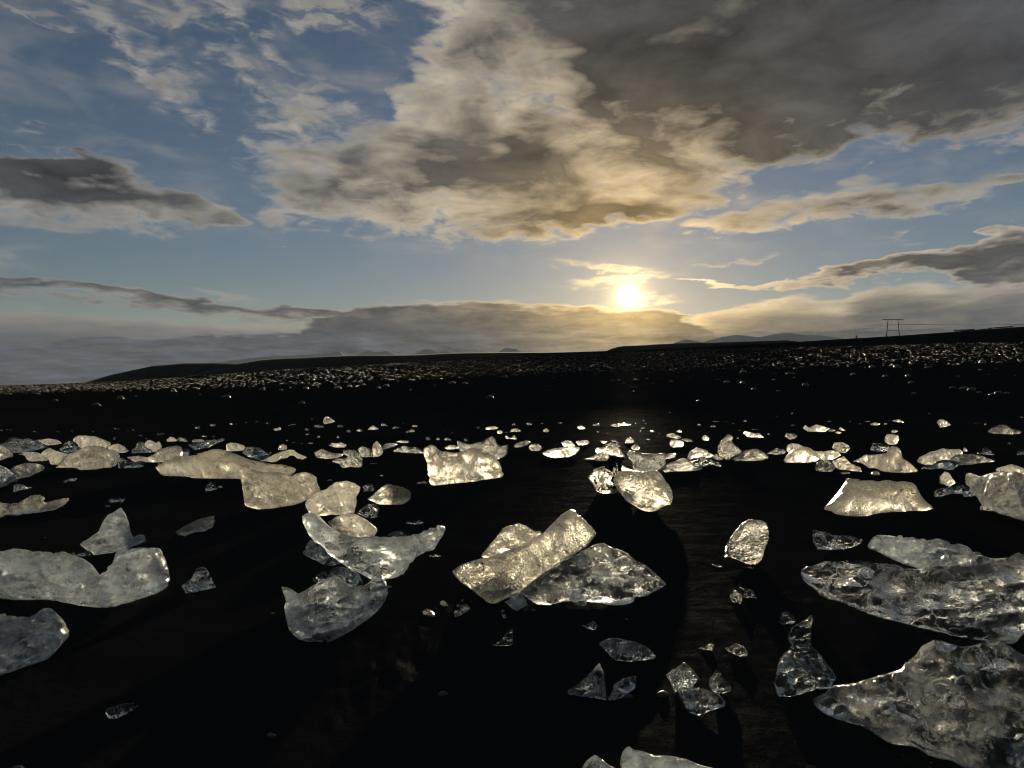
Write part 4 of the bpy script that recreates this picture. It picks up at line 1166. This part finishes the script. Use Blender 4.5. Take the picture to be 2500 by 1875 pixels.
# single stones on the dark slope
STONES = [((1800, 740, .31646), [(45, 525), (40, 605), (128, 653), (315, 668), (400, 530), (435, 530), (525, 625), (895, 537), (1040, 483), (1193, 470), (1235, 483), (1480, 487), (1345, 600), (1365, 685), (1750, 652), (1805, 663), (1868, 677), (1960, 697), (2015, 687), (2075, 690), (1890, 445), (1320, 550), (1145, 555), (1660, 645)]),
          ((1200, 780, .31646), [(1115, 460), (985, 463), (935, 463), (1095, 517), (1095, 545), (1815, 475), (1940, 480), (2025, 527), (1385, 470), (1600, 620)]),
          ((600, 780, .31646), [(800, 503), (710, 520), (1085, 500), (910, 488), (270, 530), (125, 530), (1690, 483), (1595, 480), (1025, 515), (465, 520), (1885, 595), (430, 632)]),
          ((0, 780, .31646), [(1340, 543), (930, 600), (1745, 586), (740, 650), (1210, 525), (425, 612)])]
STONE_ME = []
for k in range(5):
    bm = bmesh.new()
    bmesh.ops.create_icosphere(bm, subdivisions=3, radius=1.0)
    for vv_ in bm.verts:
        c_ = vv_.co.copy()
        vv_.co = c_ * (1 + 0.22 * mnoise.noise(c_ * 1.2 + Vector((k * 9, 0, 0))) + 0.06 * mnoise.noise(c_ * 3.5 + Vector((0, k * 5, 0))))
        vv_.co.z = max(vv_.co.z, -0.35)
    me = bpy.data.meshes.new('stone'); bm.to_mesh(me); bm.free()
    me.polygons.foreach_set('use_smooth', [True] * len(me.polygons))
    me.materials.append(M_STONE)
    STONE_ME.append(me)
si = 0
STONE_LABEL = ['dark rounded stone on the bare sand slope under the pylon ridge', 'dark rounded stone on the bare sand slope below the sun',
               'dark rounded stone on the bare slope below the middle of the long moraine', 'dark rounded stone on the bare slope where the shingle bank runs out low']
for ((x0, y0, k), lst), slab_ in zip(STONES, STONE_LABEL):
    for (x, y) in lst:
        px, py = x0 + x * k, y0 + y * k
        d = ground_hit(px, py + 5)
        s = random.uniform(4.5, 10.0) * d / FOC
        o = bpy.data.objects.new('stone', STONE_ME[si % 5]); COL.objects.link(o)
        xx = (px - CX) / FOC * d
        o.location = (xx, d, gz_at(xx, d) + 0.12 * s)
        o.scale = (s, s * 0.8, s * random.uniform(0.5, 0.75))
        o.rotation_euler = (0, 0, random.uniform(0, 6))
        tag(o, slab_, 'stone', 'stones: ' + slab_[19:])
        si += 1
for px, py, s in ((1617, 1690, 15.0), (1535, 1694, 11.0), (1082, 1690, 12.0)):
    d = ground_hit(px, py + 8)
    o = bpy.data.objects.new('beach_stone', STONE_ME[si % 5].copy()); COL.objects.link(o)
    xx = (px - CX) / FOC * d; s = s * d / FOC
    o.location = (xx, d, gz_at(xx, d) + 0.15 * s); o.scale = (s, s * 0.7, s * 0.6)
    tag(o, {1617: 'smooth grey stone left of the corner-standing ice cube', 1535: 'small dark stone at the foot of the dark clear ice leaf',
            1082: 'dark lone stone on bare sand left of the grey matte ice pyramid'}[px], 'stone')
    si += 1

# ------------------------------------------------------------------ power line on the ridge
def box(bm_, c, s, rot=None):
    m = bmesh.ops.create_cube(bm_, size=1.0)
    for v_ in m['verts']:
        v_.co = Vector((v_.co.x * s[0], v_.co.y * s[1], v_.co.z * s[2]))
        if rot: v_.co.rotate(rot)
        v_.co += Vector(c)


def bar(bm_, a, b, r0, r1, seg=8):
    a, b = Vector(a), Vector(b)
    m = bmesh.ops.create_cone(bm_, cap_ends=True, segments=seg, radius1=r0, radius2=r1, depth=(b - a).length)
    q = (b - a).to_track_quat('Z', 'Y')
    for v_ in m['verts']:
        v_.co.rotate(q); v_.co += (a + b) / 2


def part(name, build, mat, parent, smooth=False):
    bm_ = bmesh.new(); build(bm_)
    me_ = bpy.data.meshes.new(name); bm_.to_mesh(me_); bm_.free()
    if smooth: me_.polygons.foreach_set('use_smooth', [True] * len(me_.polygons))
    me_.materials.append(mat)
    o_ = bpy.data.objects.new(name, me_); COL.objects.link(o_); o_.parent = parent
    return o_


def mat_plain(name, c, rough, metal=0.0, trans=0.0):
    m, n = new_mat(name)
    geo = n.new('ShaderNodeNewGeometry')
    f = n.noise(E(n, geo.outputs['Position']), 6.0, 4.0, 0.6)
    b = n.new('ShaderNodeBsdfPrincipled')
    n.put(b.inputs['Base Color'], n.mix(f, (*[x * 0.75 for x in c], 1), (*[min(x * 1.25, 1) for x in c], 1)))
    b.inputs['Roughness'].default_value = rough
    b.inputs['Metallic'].default_value = metal
    b.inputs['Transmission Weight'].default_value = trans
    return finish(m, n, b.outputs[0])

M_POLE = mat_plain('creosoted_timber', (0.035, 0.030, 0.026), 0.8)
M_GLASS = mat_plain('insulator_glass', (0.85, 0.90, 0.88), 0.25, trans=0.6)
M_STEEL = mat_plain('galvanised_steel', (0.55, 0.56, 0.57), 0.35, 0.9)
M_CONC = mat_plain('dark_concrete', (0.06, 0.06, 0.06), 0.8)

d = 455.0
tx = (2180 - CX) / FOC * d
tz = float(ground_z(tx, d)) - 0.4
root = bpy.data.objects.new('power_pylon', None); COL.objects.link(root); root.location = (tx, d, tz)
tag(root, 'slender two-legged wooden power pylon with crossbar on the ridge', 'pylon')
Hh = 11.2; m_px = d / FOC
for sgn in (-1, 1):
    part('leg', lambda b_: bar(b_, (sgn * 4.1, 0, 0), (sgn * 3.05, 0, Hh), 0.26, 0.20, 10), M_POLE, root, True)
part('crossbar', lambda b_: box(b_, (0, 0, Hh - 0.1), (12.8, 0.36, 0.42)), M_POLE, root)
part('brace', lambda b_: box(b_, (0, 0, 4.3), (7.2, 0.2, 0.24)), M_POLE, root)
for ix in (-6.2, 0, 6.0):
    def ins(b_):
        for k_ in range(9):
            m = bmesh.ops.create_cone(b_, cap_ends=True, segments=12, radius1=0.26, radius2=0.12, depth=0.2)
            for v_ in m['verts']: v_.co += Vector((ix, 0, Hh - 0.55 - k_ * 0.24))
    part('insulator', ins, M_GLASS, root)
# the three conductors run off to the right and left; nearest spans only
for k_, ix in enumerate((-6.2, 0, 6.0)):
    def wire(b_):
        a = Vector((tx + ix, d, tz + Hh - 2.8))
        for end in (Vector((tx + 240 + ix, d + 60, tz + Hh + 8.0)), Vector((tx - 170 + ix, d + 190, tz + Hh - 10.0))):
            prev = a
            for q in range(1, 15):
                t_ = q / 14
                c_ = a.lerp(end, t_); c_.z -= 5.0 * 4 * t_ * (1 - t_) * 0.5
                bar(b_, prev, c_, 0.05, 0.05, 5); prev = c_
    o = part('power_line', wire, M_STEEL, None)
    tag(o, 'thin power line wire strung from the ridge pylon', 'wire', 'conductors of the power line')

# low marker post left of the pylon
d = 452.0; tx = (2091 - CX) / FOC * d; tz = float(ground_z(tx, d)) - 0.3
root = bpy.data.objects.new('marker_post', None); COL.objects.link(root); root.location = (tx, d, tz)
tag(root, 'short dark marker post on the ridge left of the pylon', 'post')
part('post', lambda b_: box(b_, (0, 0, 0.95), (0.85, 0.5, 1.9)), M_POLE, root)
part('cap', lambda b_: box(b_, (0, 0, 1.98), (1.25, 0.7, 0.22)), M_POLE, root)

# low road barrier along the ridge at the right
d = 446.0
for (xa, ya, xb, yb, hgt), lab in (((2330, 811, 2380, 808, 1.5), 'low dark concrete barrier on the ridge with a bright end plate'),
                                   ((2386, 807, 2408, 805, 1.0), 'short steel rail glinting on the ridge between two barriers'),
                                   ((2412, 804, 2474, 799, 1.3), 'sloping dark barrier at the far right of the ridge')):
    xm = (xa + xb) / 2; x_ = (xm - CX) / FOC * d
    root = bpy.data.objects.new('road_barrier', None); COL.objects.link(root)
    z_ = float(ground_z(x_, d)) - 0.4
    root.location = (x_, d, z_)
    L = (xb - xa) / FOC * d; rise = (ya - yb) / FOC * d
    tilt = math.atan2(rise, L)
    from mathutils import Euler
    rot = Euler((0, -tilt, 0))
    part('beam', lambda b_: box(b_, (0, 0, hgt * 0.72), (L, 0.45, hgt * 0.55), rot), M_CONC, root)
    for q in (-0.42, 0.0, 0.42):
        part('post', lambda b_: box(b_, (q * L, 0.05, hgt * 0.3 + q * rise), (0.35, 0.3, hgt * 0.8)), M_CONC, root)
    pl = part('end_plate', lambda b_: box(b_, (-0.3 * L, -0.32, hgt * 0.62 - 0.3 * rise), (1.7, 0.06, hgt * 0.35), Euler((R(-35), 0, 0))), M_STEEL, root)
    tag(root, lab, 'barrier')
    tag(pl, 'bright reflecting steel plate')

# ------------------------------------------------------------------ the air: thin even haze over the whole place
hm = bpy.data.materials.new('haze_air'); hm.use_nodes = True
hn = Net(hm.node_tree)
pv = hn.new('ShaderNodeVolumePrincipled')
pv.inputs['Color'].default_value = (0.74, 0.86, 1.0, 1)
pv.inputs['Density'].default_value = 0.5e-5
pv.inputs['Anisotropy'].default_value = 0.2
ho = hn.new('ShaderNodeOutputMaterial')
hn.t.links.new(pv.outputs[0], ho.inputs['Volume'])
bm = bmesh.new(); box(bm, (0, 0, 0), (26000, 26000, 1))
for v_ in bm.verts: v_.co.z = 950.0 if v_.co.z > 0 else -6.0
me = bpy.data.meshes.new('haze'); bm.to_mesh(me); bm.free(); me.materials.append(hm)
hz = bpy.data.objects.new('haze', me); COL.objects.link(hz)
tag(hz, kind='stuff')
